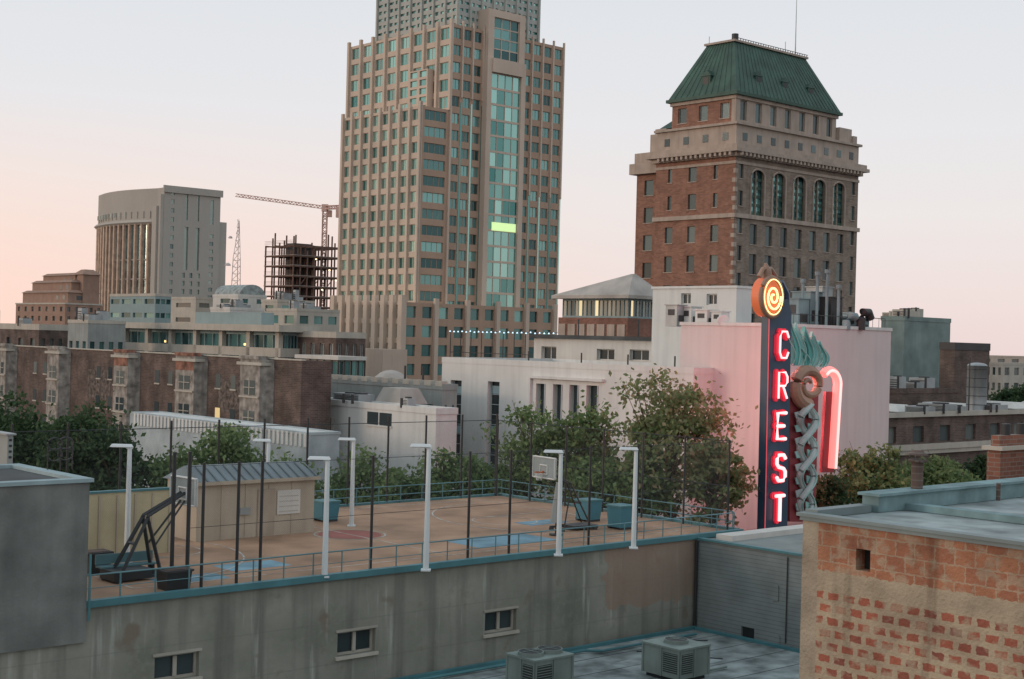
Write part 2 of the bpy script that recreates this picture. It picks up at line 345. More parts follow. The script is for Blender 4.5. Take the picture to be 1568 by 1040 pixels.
# ---------------------------------------------------------------- courthouse, stepped brick tower etc (distant)
O,zt,la,lb,G=base(252,287,620,151,338)
Ct=Obj('federal_courthouse_tower',G)
m_ct=mat('courthouse_concrete',(.43,.395,.345),streak=.1,var=.06,scale=.05); m_cto=mat('courthouse_peach_piers',(.62,.45,.34),streak=.05)
Cw=Ct.p('walls',m_ct); Cg=Ct.p('windows',glass('courthouse_glass',(.1,.16,.16),(.28,.36,.33),metal=.4)); Cq=Ct.p('pilasters',m_cto)
zc=P(200,343,640).z; z2=P(200,460,640).z
n=14; pts=[]
for k in range(n+1):
    t=k/n; y=6+(lb-6)*t; x=-5*sin(pi*t)
    pts.append((x,y))
for k in range(n):
    (a,b),(c,d)=pts[k],pts[k+1]
    for j in range(20): Cg.poly((a,b,zc*j/20),(c,d,zc*j/20),(c,d,zc*(j+1)/20),(a,b,zc*(j+1)/20))
    Cw.poly((a,b,zc+.01),(c,d,zc+.01),(c,d,zt),(a,b,zt))
    Cq.box(a-1.2,a+.3,b-.65,b+.65,0,zc)
    Cw.tube([(a-.8,b,zc),(c-.8,d,zc)],1.1,4)
    Cw.box(a-.4,a+.3,b-.25,b+.25,zc+2,zc+5)
    for q in range(1,4): Cw.tube([(a+.1,b,z2+q*(zc-z2)/4-8),(c+.1,d,z2+q*(zc-z2)/4-8)],.5,4)
for k in range(n): Cg.box(pts[k][0]-.15,pts[k][0]+.5,pts[k][1]+1,pts[k][1]+2.2,zc+3,zc+5)
Cw.poly(*([(x,y,zt) for x,y in pts]+[(la,lb,zt),(la,0,zt),(0,0,zt)]))
Cw.box(-2.5,3,2.2,6,0,zt-8); Cw.box(-1.5,-.01,.2,2.19,0,zt-3); Cw.poly((0,0,0),(0,6,0),(0,6,zt),(0,0,zt))
facade(Ct,Cw,Cg,'R',0,0,la*.30,0,zt,1,22,.2,.5,.4); facade(Ct,Cw,Cg,'R',0,la*.30,la*.70,0,zt-36,3,14,.4,.6,.6); facade(Ct,Cw,Cg,'R',0,la*.30,la*.70,zt-36,zt-16,2,1,.35,.95,.8); facade(Ct,Cw,Cg,'R',0,la*.30,la*.70,zt-16,zt,2,1,.2,.7,.6)
facade(Ct,Cw,Cg,'R',0,la*.70,la,0,zt-18,1,20,.25,.5,.4); facade(Ct,Cw,Cg,'R',0,la*.70,la,zt-18,zt,1,1,.2,.6,.4)
hull(Cw,0,la,0,lb,0,zt,'RLT'); Cw.box(-.6,la+.8,-.8,0-.01,zt-2,zt+1)
Cw.box(la+.01,la+4,1,lb*.8,0,P(345,343,650).z)
Ct.done()
O,zt,la,lb,G=base(100,466,470,24,156)
Sb=Obj('stepped_brick_tower',G); m_sb=mat('tawny_brick',(.34,.22,.165),streak=.1,var=.15); w=Sb.p('walls',m_sb); gg=Sb.p('windows',g_wl); tr=Sb.p('trim',m_beige)
facade(Sb,w,gg,'L',0,0,lb,0,zt,7,10,.4,.5,.4); facade(Sb,w,gg,'R',0,0,la,0,zt,5,10,.4,.5,.4); hull(w,0,la,0,lb,0,zt)
for k,(i,hh) in enumerate(((1.5,4),(3.6,7.5),(6,10))):
    q=i*1.0
    w.box(q,la-.3*q,q,lb-q*1.4,zt,zt+hh); w.frustum(q-.5,la-.3*q+.5,q-.5,lb-q*1.4+.5,zt+hh,q+1,la-.3*q-1,q+1,lb-q*1.4-1,zt+hh+.9)
    gg.box(q-.05,q+.3,q+2,q+4,zt+hh-2.4,zt+hh-1); gg.box(q-.05,q+.3,q+7,q+9,zt+hh-2.4,zt+hh-1); gg.box(q+3,q+5,q-.05,q+.3,zt+hh-2.4,zt+hh-1)
tr.box(-.2,la+.2,-.2,lb+.2,zt,zt+.5)
w.box(la*.5,la*.95,1,8,zt,zt+10.2); w.frustum(la*.5-.5,la*.95+.5,.5,8.5,zt+10.2,la*.62,la*.85,3,6,zt+12)
Sb.done()
# steel frame under construction
O,zt,la,lb,G=base(450,374,520,407,523)
Sf=Obj('steel_frame_construction',G); m_rust=mat('primed_steel',(.17,.10,.075),streak=0); s=Sf.p('columns',m_rust); d=Sf.p('decks',mat('concrete_deck',(.33,.27,.23),streak=0)); cr=Sf.p('core_shroud',m_steel)
zbs=P(450,460,520).z; ff=(zt-zbs)/5.5
for i in range(8):
    for j in range(4):
        x=la*i/7; y=lb*j/3; s.box(x-.22,x+.22,y-.22,y+.22,0,zt+random.choice([0,1.5,3,4.5,-2]))
for k in range(12):
    z=zt-k*ff
    if k==0:
        for j in range(4): s.box(0,la,lb*j/3-.15,lb*j/3+.15,z-.5,z)
    else: d.box(-.4,la+.4,-.4,lb+.4,z-.28,z)
    for i in range(8): s.box(la*i/7-.12,la*i/7+.12,0,lb,z-.7,z-.29)
    s.box(0,la,-.2,.1,z-.75,z-.29)
    for q in range(3): s.beam((-.5,0,z+.5+q*.5),(-.5,lb,z+.5+q*.5),.07)
cr.box(la*.25,la*.6,lb*.4,lb*.7,0,zt+1.0)
for i in range(3): s.beam((la*(i*2+1)/7,0,zt-ff*4),(la*(i*2+2)/7,0,zt-ff*3),.25)
l_=Sf.p('work_lights',emis('work_light',(1,.75,.4),3))
for i,k in ((3,1),(5,2),(6,3),(4,4)): l_.box(la*i/7+.6,la*i/7+1.1,-.1,.2,zt-ff*k-1.4,zt-ff*k-1.0)
Sf.done()
def lattice(p,a,b,w,n,up=Vector((0,0,1)),th=.12):
    a=Vector(a); b=Vector(b); d=(b-a); side=d.cross(up)
    if side.length<.01: side=Vector((1,0,0))
    side.normalize(); u=side.cross(d).normalized()
    cs=[side*w/2+u*w/2,-side*w/2+u*w/2,-side*w/2-u*w/2,side*w/2-u*w/2]
    for c in cs: p.beam(a+c,b+c,th)
    for k in range(n):
        f0=a+d*k/n; f1=a+d*(k+1)/n
        for j in range(4):
            c,e=cs[j],cs[(j+1)%4]; p.beam(f0+c,f1+e,th*.7)
            if k%2==0: p.beam(f0+c,f0+e,th*.7)
K=P(497,350,540); top=P(497,318,540).z; jt=P(362,299,560); ct=P(521,317,535)
Cn=Obj('tower_crane',(K.x,K.y,0),0); c1=Cn.p('mast',mat('crane_paint_peach',(.70,.46,.38),streak=0)); 
lattice(c1,(0,0,0),(0,0,top),1.6,44,Vector((1,0,0)),.28)
lattice(c1,(0,0,top),(jt.x-K.x,jt.y-K.y,jt.z),1.1,26,th=.2); lattice(c1,(0,0,top),(ct.x-K.x,ct.y-K.y,ct.z),1.2,6,th=.26)
c1.box(-1.2,1.2,-1,1,top-1.5,top+1.2); c1.box(ct.x-K.x-1.5,ct.x-K.x+.8,-1+ct.y-K.y,1+ct.y-K.y,ct.z-4,ct.z); c1.box(.8,2.6,-1,1,top-3.5,top-1)
Cn.done()
K=P(362,445,520); Lm=Obj('lattice_radio_mast',(K.x,K.y,0),0); q=Lm.p('lattice',mat('mast_paint_pale',(.7,.62,.58),streak=0))
zt_=P(367,338,520).z; zm=P(365,395,520).z
for sx,sy in ((-2.6,-2),(2.6,-2),(0,2.4)):
    q.beam((sx,sy,0),(sx*.5,sy*.5,zm),.2); q.beam((sx*.5,sy*.5,zm),(0.4,0,zt_),.15)
for k in range(14):
    z=zm*.6+(zt_-zm*.6)*k/14; w=2.2*(1-k/14)+.2
    q.beam((-w,-w,z),(w,-w,z+3),.12); q.beam((w,-w,z),(-w,w,z+3),.12); q.beam((-w,-w,z),(0,w,z),.12)
q.dome(-3.2,-1,zm-3,1.1,1.1); q.dome(-2.5,-1,zm+7,.8,.9)
Lm.done()
# ---------------------------------------------------------------- generic mid-rise blocks
def block(name,px,py,Y,pl,pr,wm,gm,cl=0,rl=0,cr=0,rr=0,ww=.6,wh=.5,par=.5,trim=None,roofm=None,z0=0,mull=0,rec=.25,extra=None,fr=None,ribn=0):
    O,zt,la,lb,G=base(px,py,Y,pl,pr); o=Obj(name,G); w=o.p('walls',wm); gl=o.p('windows',gm); t=o.p('trim',trim or wm)
    f=o.p('frames',fr) if fr else None
    sk='T'
    if cl: facade(o,w,gl,'L',0,0,lb,z0,zt,cl,rl,ww,wh,rec,mull=mull,frame=f); sk+='L'
    if cr: facade(o,w,gl,'R',0,0,la,z0,zt,cr,rr,ww,wh,rec,mull=mull,frame=f); sk+='R'
    hull(w,0,la,0,lb,z0,zt,sk); o.p('roof',roofm or m_roof).poly((0,0,zt),(la,0,zt),(la,lb,zt),(0,lb,zt))
    if par: parapet(t,0,la,0,lb,zt-par*.6,par,.3,.06)
    if ribn: ribs(t,'L',0,0,lb,0,zt,ribn,w=.5,out=.3,top=.3)
    if extra: extra(o,zt,la,lb)
    o.done(); return O,zt,la,lb
def rooftopstuff(n,seed,hmax=2.5,m=None):
    def f(o,zt,la,lb):
        r=random.Random(seed); p=o.p('rooftop_units',m or m_metal); q=o.p('rooftop_vents',m_steel)
        for k in range(n):
            x=r.uniform(.1,.8)*la; y=r.uniform(.1,.85)*lb; s=r.uniform(.8,2.2); h=r.uniform(.6,hmax)
            p.box(x,x+s,y,y+s*1.3,zt,zt+h); q.cyl(x+s*.5,y+s*.5,zt+h,zt+h+.12,s*.35)
            q.cyl(x-1,y-.5,zt,zt+h*1.1,.12,n=8)
            for j in range(4): q.box(x-.02,x-.005,y+.1,y+s*1.2,zt+h*(.2+.17*j),zt+h*(.27+.17*j))
    return f
m_gt=mat('grey_teal_cladding',(.28,.36,.36),streak=.1,var=.1)
block('office_building',238,451,260,168,262,m_gt,g_tk,4,12,3,12,.8,.35,trim=m_beige)
block('office_building',300,456,300,262,326,m_beige,g_wl,1,10,1,10,.6,.3)
def arch(o,zt,la,lb):
    p=o.p('barrel_roof',m_roof)
    for k in range(12):
        a=pi*k/12;b=pi*(k+1)/12; c=la*.5; r=la*.45; hh=2.2
        p.poly((c-r*cos(a),0,zt+hh*sin(a)),(c-r*cos(b),0,zt+hh*sin(b)),(c-r*cos(b),lb,zt+hh*sin(b)),(c-r*cos(a),lb,zt+hh*sin(a)))
    p.poly(*[(la*.5-la*.45*cos(pi*k/12),0,zt+2.2*sin(pi*k/12)) for k in range(13)])
block('office_building',365,452,280,326,408,m_white2,g_tk,1,14,2,14,.4,.4,extra=arch)
block('office_building',425,460,270,400,482,m_beige,g_tk,1,10,2,10,.5,.4,extra=rooftopstuff(4,3))
block('low_annex',352,472,240,322,404,m_white2,g_tk,1,8,2,8,.6,.45,extra=rooftopstuff(5,9,1.5))
block('low_annex',455,474,250,408,520,m_beige,g_tk,2,8,3,8,.6,.4,extra=rooftopstuff(5,5,1.6))
def moffice(o,zt,la,lb):
    t=o.p('slab_edges',m_beige); t.box(-1.4,la+1,-1.4,lb+1,zt-.2,zt+.7)
    for k in (1,2,3): t.box(-.5,la,-.5,lb,zt-k*3.6,zt-k*3.6+1.2)
    for k in range(7): t.box(-.5,0.2,lb*k/6.2,lb*k/6.2+.9,zt-12,zt)
    l=o.p('interior_lights',emis('warm_interior',(1,.62,.22),2.0))
    for y in (.66,.7,.2): l.box(-.03,-.005,lb*y,lb*y+.5,zt-2.2,zt-1.9)
    q=o.p('roof_penthouse',m_gt); q.box(3,la-3,lb*.15,lb*.55,zt+.7,zt+2.4)
block('modern_office_building',432,506,190,190,470,m_gt,g_tk,20,4,8,4,.94,.7,par=0,z0=6,extra=moffice,roofm=m_white2)
block('apartment_building',515,512,185,432,560,m_brown,g_wl,6,5,4,5,.5,.5,par=.8,trim=m_beige,fr=m_white2,mull=1)
block('low_building',60,500,215,-160,112,m_brown,g_wl,14,4,4,4,.4,.4,trim=m_beige,par=.9,extra=rooftopstuff(6,2))
block('low_building',135,492,205,104,192,m_grey,g_tk,3,3,4,3,.5,.3,trim=m_beige,extra=rooftopstuff(3,8))
block('glass_office_building',518,548,150,452,560,m_steel,g_tk,6,7,4,7,.9,.8,par=.4,trim=m_white2,fr=m_beige,mull=0)
# brick apartment with bay windows
O,zt,la,lb,G=base(462,560,118,-170,560)
Bb=Obj('brick_apartment_building',G); w=Bb.p('brick_walls',m_brown); tr=Bb.p('trim',m_beige); gl=Bb.p('windows',g_wl); rf=Bb.p('roof',m_dgrey); tc=Bb.p('terracotta_caps',mat('stained_terracotta',(.40,.20,.14),var=.5,scale=1.5))
la=3
hull(w,0,la,0,lb,0,zt,'TL'); rf.poly((0,0,zt-.3),(la,0,zt-.3),(la,lb,zt-.3),(0,lb,zt-.3))
w.poly((0,0,0),(0,lb,0),(0,lb,zt),(0,0,zt))
parapet(w,0,la,0,lb,zt-.3,.7,.35,.02); tr.box(-.12,.37,-.1,lb,zt+.4,zt+.52)
m_bay=mat('weathered_bay_cladding',(.44,.40,.35),streak=.7,var=.45,scale=1.6)
by=Bb.p('bay_cladding',m_bay)
for c,(pa,pb) in enumerate(((380,420),(281,318),(186,215),(84,108),(6,26),(-60,-40))):
    a=reach(O,B,pb); b=reach(O,B,pa); o_=1.1
    pl=[(0,a),(-o_,a+.5),(-o_,b-.5),(0,b)]
    zt2=zt+.35
    for (x1,y1),(x2,y2) in zip(pl,pl[1:]): by.poly((x1,y1,0),(x2,y2,0),(x2,y2,zt2),(x1,y1,zt2))
    by.poly(*[(x,y,zt2) for x,y in pl]); (tc if c in (1,2) else by).box(-o_-.1,-.3,a+.6,b-.4,zt2,zt2+.3); tr.box(-o_-.15,0,a+.1,b-.1,zt2-.5,zt2-.25)
    if c in (1,2): tc.box(-o_-.03,-o_-.003,a+.55,b-.55,zt2-1.3,zt2-.5)
    for k in range(7):
        z=zt-2.7-k*2.6; ya=a+.5+(b-a-1)*.22; yb2=b-.5-(b-a-1)*.22
        gl.box(-o_-.02,-o_+.1,ya,yb2,z,z+1.25); tr.box(-o_-.08,-o_+.1,(a+b)/2-.05,(a+b)/2+.05,z,z+1.25)
        tr.box(-o_-.14,-o_+.1,a+.55,b-.55,z-.25,z-.1); tr.box(-o_-.1,-o_+.1,ya,yb2,z+.6,z+.66)
        gl.poly((-.3,a+.14,z),(-.85,a+.39,z),(-.85,a+.39,z+1.3),(-.3,a+.14,z+1.3))
    for k in range(6):
        for yy in (2.0,4.6):
            z=zt-2.4-k*3; y=b+yy; gl.box(-.03,.1,y,y+.8,z,z+1.2); tr.box(-.08,.1,y-.1,y+.9,z-.15,z-.02)
sg=Bb.p('faded_painted_sign',mat('faded_wall_paint',(.23,.185,.16),var=.6,scale=2.5,streak=.7))
for pa,pb in ((135,170),(335,368)):
    a=reach(O,B,pb); b=reach(O,B,pa); sg.box(-.012,-.004,a,b,zt-4.6,zt-1.6)
Bb.done()
def corr(o,zt,la,lb):
    p=o.p('corrugated_fascia',m_white)
    for k in range(int(lb/.6)): p.box(-.08,-.003,k*.6,k*.6+.3,zt-1.0,zt)
block('low_shed',470,664,104,198,520,mat('pale_blue_metal',(.5,.57,.58),streak=.1),g_dk,par=.2,extra=corr,roofm=m_white)
def gbox(o,zt,la,lb):
    p=o.p('parapet_blocks',m_beige)
    for k in range(13): p.box(-.1,.5,lb*k/13,lb*k/13+.9,zt,zt+.45)
    q=o.p('roof_dome',m_tanroof); q.dome(2,lb*.5,zt-.5,1.8,1.6)
    u=o.p('pipes',m_steel); 
    for k in (.2,.33,.8,.9): u.cyl(1,lb*k,zt,zt+1.6,.1,n=8)
block('flat_roof_building',678,592,122,476,700,m_grey,g_dk,6,4,2,4,.25,.35,extra=gbox,trim=m_grey)
def gbox2(o,zt,la,lb):
    Oo=Vector((o.loc.x,o.loc.y,zt)); a=reach(Oo,B,600); b=reach(Oo,B,563)
    q=o.p('window_glass',g_dk); q.box(-.04,.1,a,b,zt-1.6,zt-.55); f=o.p('window_frame',m_white); f.box(-.08,.1,(a+b)/2-.05,(a+b)/2+.05,zt-1.6,zt-.55); f.box(-.12,.1,a-.1,b+.1,zt-1.72,zt-1.6)
    q=o.p('skylight',m_tanroof); y=reach(Oo,B,560); q.frustum(2,5,y-2,y+1.5,zt+.1,2.5,4.5,y-1.4,y+1,zt+1.4)
    q.box(-.3,1.0,lb-4,lb-2.4,zt-2.5,zt-1.4)
    rooftopstuff(3,21,.9)(o,zt,la,lb)
block('white_workshop_building',668,629,112,472,700,m_white,g_dk,extra=gbox2,roofm=m_roof)
# ---------------------------------------------------------------- white building
O,zt,la,lb,G=base(1062,565,109,677,1100)
Wb=Obj('white_stucco_building',G); w=Wb.p('walls',m_white); gl=Wb.p('windows',g_dk); fr=Wb.p('frames',mat('window_pale_bars',(.5,.55,.56),streak=0)); rf=Wb.p('roof',m_roof)
la=14; ops=[]
def yz(px,py): return sz(O,B,px,py)
for pa,pb,ya,yb_ in ((690,707,583,740),(747,765,585,744),(821,834,588,652),(847,860,589,653),(872,885,590,654),(898,915,591,655)):
    a,z1=yz(pb,ya); b,_=yz(pa,ya); z0=yz(pa,yb_)[1]; ops.append((a,b,z0,z1))
wallopen(Wb,w,gl,'L',0,0,lb,0,zt,ops,rec=.55)
bl=Wb.p('blue_panes',mat('pale_blue_pane',(.35,.5,.55),rough=.3,streak=0))
for q in ops[:2]:
    n=int((q[3]-q[2])/.9)
    for k in range(n): 
        z=q[2]+k*.9; fr.box(.47,.54,q[0],q[1],z,z+.06)
        if (k%4)==1: bl.box(.45,.52,q[0]+.1,q[1]-.1,z+.1,z+.8)
for q in ops[2:]: fr.box(-.06,.0-.003,q[0]-.12,q[0]-.02,q[2],q[3]); 
a=ops[-1][0]-.8; b=ops[2][1]+.5; z=ops[-1][3]+.35
w.box(-.35,-.003,a,b,z,z+.22); w.box(-.25,-.003,b,b+.25,ops[-1][2]-.4,z)
hull(w,0,la,0,lb,0,zt,'LT'); rf.poly((0,0,zt-.4),(la,0,zt-.4),(la,lb,zt-.4),(0,lb,zt-.4)); parapet(w,0,la,0,lb,zt-.4,.5,.3,.0+.03)
pp_=Wb.p('roof_pipes',m_steel)
for k in (.15,.32,.5,.72): pp_.cyl(3,lb*k,zt-.4,zt+.9,.07,n=6)
Wb.done()
O,zt,la,lb,G=base(1003,522,132,818,1050); o=Obj('beige_stucco_building',G); w=o.p('walls',m_white2); gl=o.p('windows',g_dk); t=o.p('roof_edge',m_dgrey)
ops=[]
for pa,pb,ya,yb_ in ((829,852,531,550),(914,941,535,551),(964,994,536,552)):
    a,z1=sz(O,B,pb,ya); b,_=sz(O,B,pa,ya); z0=sz(O,B,pa,yb_)[1]; ops.append((a,b,z0,z1))
wallopen(o,w,gl,'L',0,0,lb,0,zt,ops,rec=.4,frame=w,mull=1); hull(w,0,10,0,lb,0,zt,'L'); t.box(-.4,10.4,-.3,lb+.3,zt+.003,zt+.35)
for k in (.3,.8): t.cyl(3,lb*k,zt,zt+2,.08,n=6)
o.done()
O,zt,la,lb,G=base(915,516,170,690,960); o=Obj('rooftop_terrace_building',G); w=o.p('walls',m_beige); hull(w,0,la,0,lb,0,zt-3.5,''); facade(o,w,o.p('windows',g_tk),'L',-.01,0,lb,0,zt-3.51,10,6,.5,.5)
r=o.p('railing',m_black)
for k in range(14): r.box(-.04,.04,lb*k/13-.04,lb*k/13+.04,zt-3.5,zt+.4)
r.box(-.03,.03,0,lb,zt+.35,zt+.42); r.box(-.03,.03,0,lb,zt-2.5,zt-2.42)
l=o.p('string_lights',emis('cool_bulbs',(.6,.85,1),1.1))
for k in range(34): l.dome(-.1,lb*k/33,zt+.3-.12*sin(pi*((k*3)%7)/7),.11,.18,8,3)
o.done()
# ---------------------------------------------------------------- pavilion building
O,zt,la,lb,G=base(962,457,150,856,1010); o=Obj('glass_pavilion_building',G)
zb_=sz(O,B,962,487)[1]; w=o.p('brick_walls',m_red); w.box(0,la,0,lb,0,zb_)
gl=o.p('clerestory_glass',glass('pavilion_glass',(.06,.08,.08),(.35,.38,.34),metal=.3,lit=.14,lits=.8,litcol=(1,.75,.4)))
fr=o.p('clerestory_frame',m_gt); facade(o,fr,gl,'L',.3,0.3,lb-.3,zb_,zt,16,1,.88,.8,.1); facade(o,fr,gl,'R',.3,.3,la-.3,zb_,zt,9,1,.88,.8,.1)
o.p('interior_floor',m_brown).box(.6,la-.3,.6,lb-.3,zb_,zb_+.1)
r=o.p('hip_roof',m_tanroof); ap=sz(O+A*3+B*1.5,B,978,420)[1]
r.box(-.6,la+.6,-.6,lb+.6,zt,zt+.35); r.frustum(-.6,la+.6,-.6,lb+.6,zt+.353,la*.45,la*.55,la*.3,la*.34,ap)
g_=o.p('brick_arches',m_stone)
for k in range(7): g_.box(-.12,-.003,lb*(k+.2)/7,lb*(k+.2)/7+1.1,zb_-2.6,zb_-.7)
o.done()
# ---------------------------------------------------------------- theatre
m_neontint=mat('theatre_stucco_neon_tint',(.68,.59,.57),streak=.15,var=.07,scale=.2)  # pale stucco, with the sign's pink neon glow tinted into its base colour
O,zt,la,lb,G=base(1192,500,106,1043,1365); OT=O.copy(); ztT=zt
Th=Obj('movie_theatre_building',G); w=Th.p('walls',m_neontint); w.box(0,la,0,lb,0,zt); rf=Th.p('roof_coping',m_white); parapet(rf,0,la,0,lb,zt+.003,.25,.4,.08)
tb=Th.p('rooftop_penthouse',m_white); gl=Th.p('windows',g_dk)
O2,z2,a2,b2,_=base(1128,441,118,1000,1152); R_=Matrix.Rotation(-ROT,3,'Z'); d=R_@(Vector((O2.x,O2.y,0))-G)
ops=[]
for pa,pb,ya,yb_ in ((1043,1058,449,466),(1082,1098,450,467)):
    a,zz=sz(O2,B,pb,ya); b,_=sz(O2,B,pa,ya); ops.append((a+d.y,b+d.y,sz(O2,B,pa,yb_)[1],zz))
wallopen(Th,tb,gl,'L',d.x,d.y,d.y+b2,zt-5,z2,ops,rec=.3,frame=tb); hull(tb,d.x,d.x+a2,d.y,d.y+b2,zt-5,z2,'L')
tb.box(d.x-.12,d.x+a2+.1,d.y-.12,d.y+b2+.1,z2+.003,z2+.2)
mm=Th.p('rooftop_equipment',m_metal); ms=Th.p('rooftop_ducts',mat('blue_grey_equipment',(.27,.35,.36),streak=.3)); mk=Th.p('dark_equipment',m_steel)
def onroof(px,y,dd=0):
    q=P(px,500,y); return R_@(Vector((q.x,q.y,0))-G)
for px,Y,wd,dp,hh,part in ((1036,114,1.1,1.2,1.6,mm),(1058,114,1.3,1.4,1.5,tb),(1082,112,1.4,1.2,1.2,tb),(1104,111,1.0,1,1.1,tb),(1222,112,1.4,1.6,2.3,ms),(1240,113,1.6,1.8,2.9,ms),(1258,115,1.4,1.6,3.4,mm),(1272,113,1.5,1.5,2.5,mk),(1290,114,1.8,1.4,1.3,tb),(1312,113,1.7,1.5,.9,ms),(1212,115,1,1.2,3.0,mk)):
    q=onroof(px,Y); part.box(q.x,q.x+wd,q.y,q.y+dp,zt-.1,zt+hh); mk.box(q.x+.2,q.x+wd-.2,q.y-.03,q.y-.003,zt+hh*.2,zt+hh*.5); mk.box(q.x-.03,q.x-.003,q.y+.25,q.y+dp-.25,zt+hh*.5,zt+hh*.8)
    part.box(q.x-.1,q.x+wd+.1,q.y-.1,q.y+dp+.1,zt+hh+.003,zt+hh+.08)
for px,hh in ((1228,3.6),(1250,4.2),(1265,4.4),(1283,3.2)):
    q=onroof(px,112.5); ms.cyl(q.x,q.y,zt,zt+hh,.12,n=8); ms.cyl(q.x,q.y,zt+hh,zt+hh+.3,.22,n=8)
q=onroof(1318,113); 
mk.tube([(q.x,q.y,zt),(q.x,q.y,zt+.9),(q.x+.3,q.y,zt+1.4),(q.x+1.0,q.y,zt+1.4),(q.x+1.3,q.y,zt+.9)],.36,12)
q=onroof(1296,112); ms.tube([(q.x,q.y,zt),(q.x,q.y,zt+.6),(q.x+.5,q.y,zt+1.1),(q.x+1.2,q.y,zt+1.0)],.32,12)
mk.beam((0,0.6,zt+1),(la,.6,zt+1),.04)
for k in range(18): mk.beam((la*k/17,.6,zt),(la*k/17,.6,zt+1),.03)
q=onroof(1108,110); tb.tube([(q.x,q.y,zt+.4),(q.x+1.2,q.y+1.2,zt+.4)],.45,12)
Th.p('front_canopy',m_red).box(-6,10,-12,-1,0,H-106*.125)
Th.done()
# ---------------------------------------------------------------- theatre blade sign
OS=P(1168,830,92); Bs=Obj('theatre_blade_sign',(OS.x,OS.y,0))
def S(px,py): return sz(OS,A,px,py)
def V3(px,py,y=0): s,z=S(px,py); return (s,y,z)
navy=Bs.p('navy_panel',mat('sign_navy',(.03,.075,.13),rough=.4,streak=0)); red=Bs.p('red_letters',emis('sign_red_glow',(.75,.02,.05),.42))
ne=Bs.p('neon_tubes',emis('neon_pink',(1,.50,.50),1.6)); ny=Bs.p('neon_spiral',emis('neon_amber',(1,.78,.35),1.5)); gold=Bs.p('gold_disc',emis('sign_amber_glow',(.55,.13,.05),.45)); nh=Bs.p('neon_halo_pink',emis('neon_arch_pink',(1,.22,.20),1.2)); nc=Bs.p('neon_arch_core',emis('neon_arch_core_pink',(1,.45,.42),1.5))
tl=Bs.p('teal_flames',mat('sign_teal',(.14,.46,.42),rough=.5,streak=.1)); tl2=Bs.p('teal_flames_light',mat('sign_teal_light',(.35,.60,.55),rough=.5,streak=.1)); cp=Bs.p('copper_scroll',mat('sign_copper',(.42,.25,.17),rough=.5)); wh=Bs.p('braid',mat('sign_pale_braid',(.50,.56,.54),rough=.5)); rd=Bs.p('red_backing',mat('sign_red_panel',(.32,.05,.06),rough=.5)); nr=Bs.p('red_edge_neon',emis('neon_red_edge',(.8,.08,.10),.6))
def slab(part,pts,y0,y1):
    a=[(s,y0,z) for s,z in pts]; b=[(s,y1,z) for s,z in pts]; part.poly(*a); part.poly(*reversed(b))
    for i in range(len(pts)): j=(i+1)%len(pts); part.poly(a[i],b[i],b[j],a[j])
slab(navy,[S(1170,832),S(1205,834),S(1212,480),S(1207,458),S(1178,462)],0,.6)
nr.tube([V3(1170,828,-.05),V3(1177,486,-.05)],.03,6)
LET={'C':[[(1,.78),(.78,1),(.22,1),(0,.8),(0,.2),(.22,0),(.78,0),(1,.22)]],
'R':[[(0,0),(0,1),(.75,1),(1,.82),(1,.62),(.75,.48),(0,.48)],[(.5,.48),(1,0)]],
'E':[[(1,1),(0,1),(0,0),(1,0)],[(0,.5),(.8,.5)]],
'S':[[(1,.85),(.78,1),(.22,1),(0,.85),(0,.66),(.22,.53),(.78,.47),(1,.34),(1,.15),(.78,0),(.22,0),(0,.15)]],
'T':[[(0,1),(1,1)],[(.5,1),(.5,0)]]}
for ch,cx_,cy_ in (('C',1195,528),('R',1193,590),('E',1191,652),('S',1190,716),('T',1188,778)):
    s0,z0=S(cx_-7,cy_+20); s1,z1=S(cx_+7,cy_-20)
    for st in LET[ch]:
        pts=[(s0+(s1-s0)*u,z0+(z1-z0)*v) for u,v in st]
        red.tube([(a,.02,b) for a,b in pts],.24,8)
        for ja,jb in pts: red.tube([(ja,-.15,jb),(ja,.05,jb)],.21,8)
        ne.tube([(a,-.32,b) for a,b in pts],.07 if ch in 'CR' else .115,8)
def ell(px,py,rx,ry,n=40,a0=0,a1=2*pi): return [(px+rx*cos(a0+(a1-a0)*k/n),py-ry*sin(a0+(a1-a0)*k/n)) for k in range(n+1)]
slab(gold,[S(*p) for p in ell(1179,455,16,30)[:-1]],-.15,.7)
cp.tube([V3(*p,-.12) for p in ell(1179,455,16,30)],.16,8); ny.tube([V3(*p,-.3) for p in ell(1179,455,14,27)],.04,6)
ny.tube([V3(1179+ (2+9*t)*cos(1.3+t*3.6*pi),455-(3+18*t)*sin(1.3+t*3.6*pi),-.3) for t in [k/60 for k in range(61)]],.075,6)
cp.tube([V3(1178,426,.2),V3(1178,414,.2),V3(1176,403,.2)],[.35,.3,.08],8); cp.tube([V3(1166,424,.2),V3(1172,412,.2),V3(1184,412,.2),V3(1192,424,.2)],.16,8)
navy.tube([V3(1200,432,.3),V3(1208,450,.3),V3(1211,490,.3)],[.25,.3,.2],8)
for bx,by_,tx,ty,wd,dd in ((1222,560,1216,486,5.5,0),(1230,560,1228,494,6,1),(1242,560,1240,500,6,0),(1252,560,1252,508,6,1),(1262,562,1262,522,5,0),(1214,558,1212,512,4,1),(1238,562,1232,530,5,0),(1248,562,1266,538,4,1)):
    L=[];Rr=[]
    for k in range(9):
        t=k/8; x=bx+(tx-bx)*t+5*sin(t*pi*1.6); y=by_+(ty-by_)*t; q=wd*sin(pi*min(1,.25+.75*t))
        L.append((x-q,y));Rr.append((x+q,y))
    slab(tl2 if dd else tl,[S(*p) for p in L+Rr[::-1]],.05+.07*dd+random.random()*.1,.35)
    tl2.tube([V3(bx+(tx-bx)*k/8+5*sin(k/8*pi*1.6),by_+(ty-by_)*k/8,.0) for k in range(8)],.05,5)
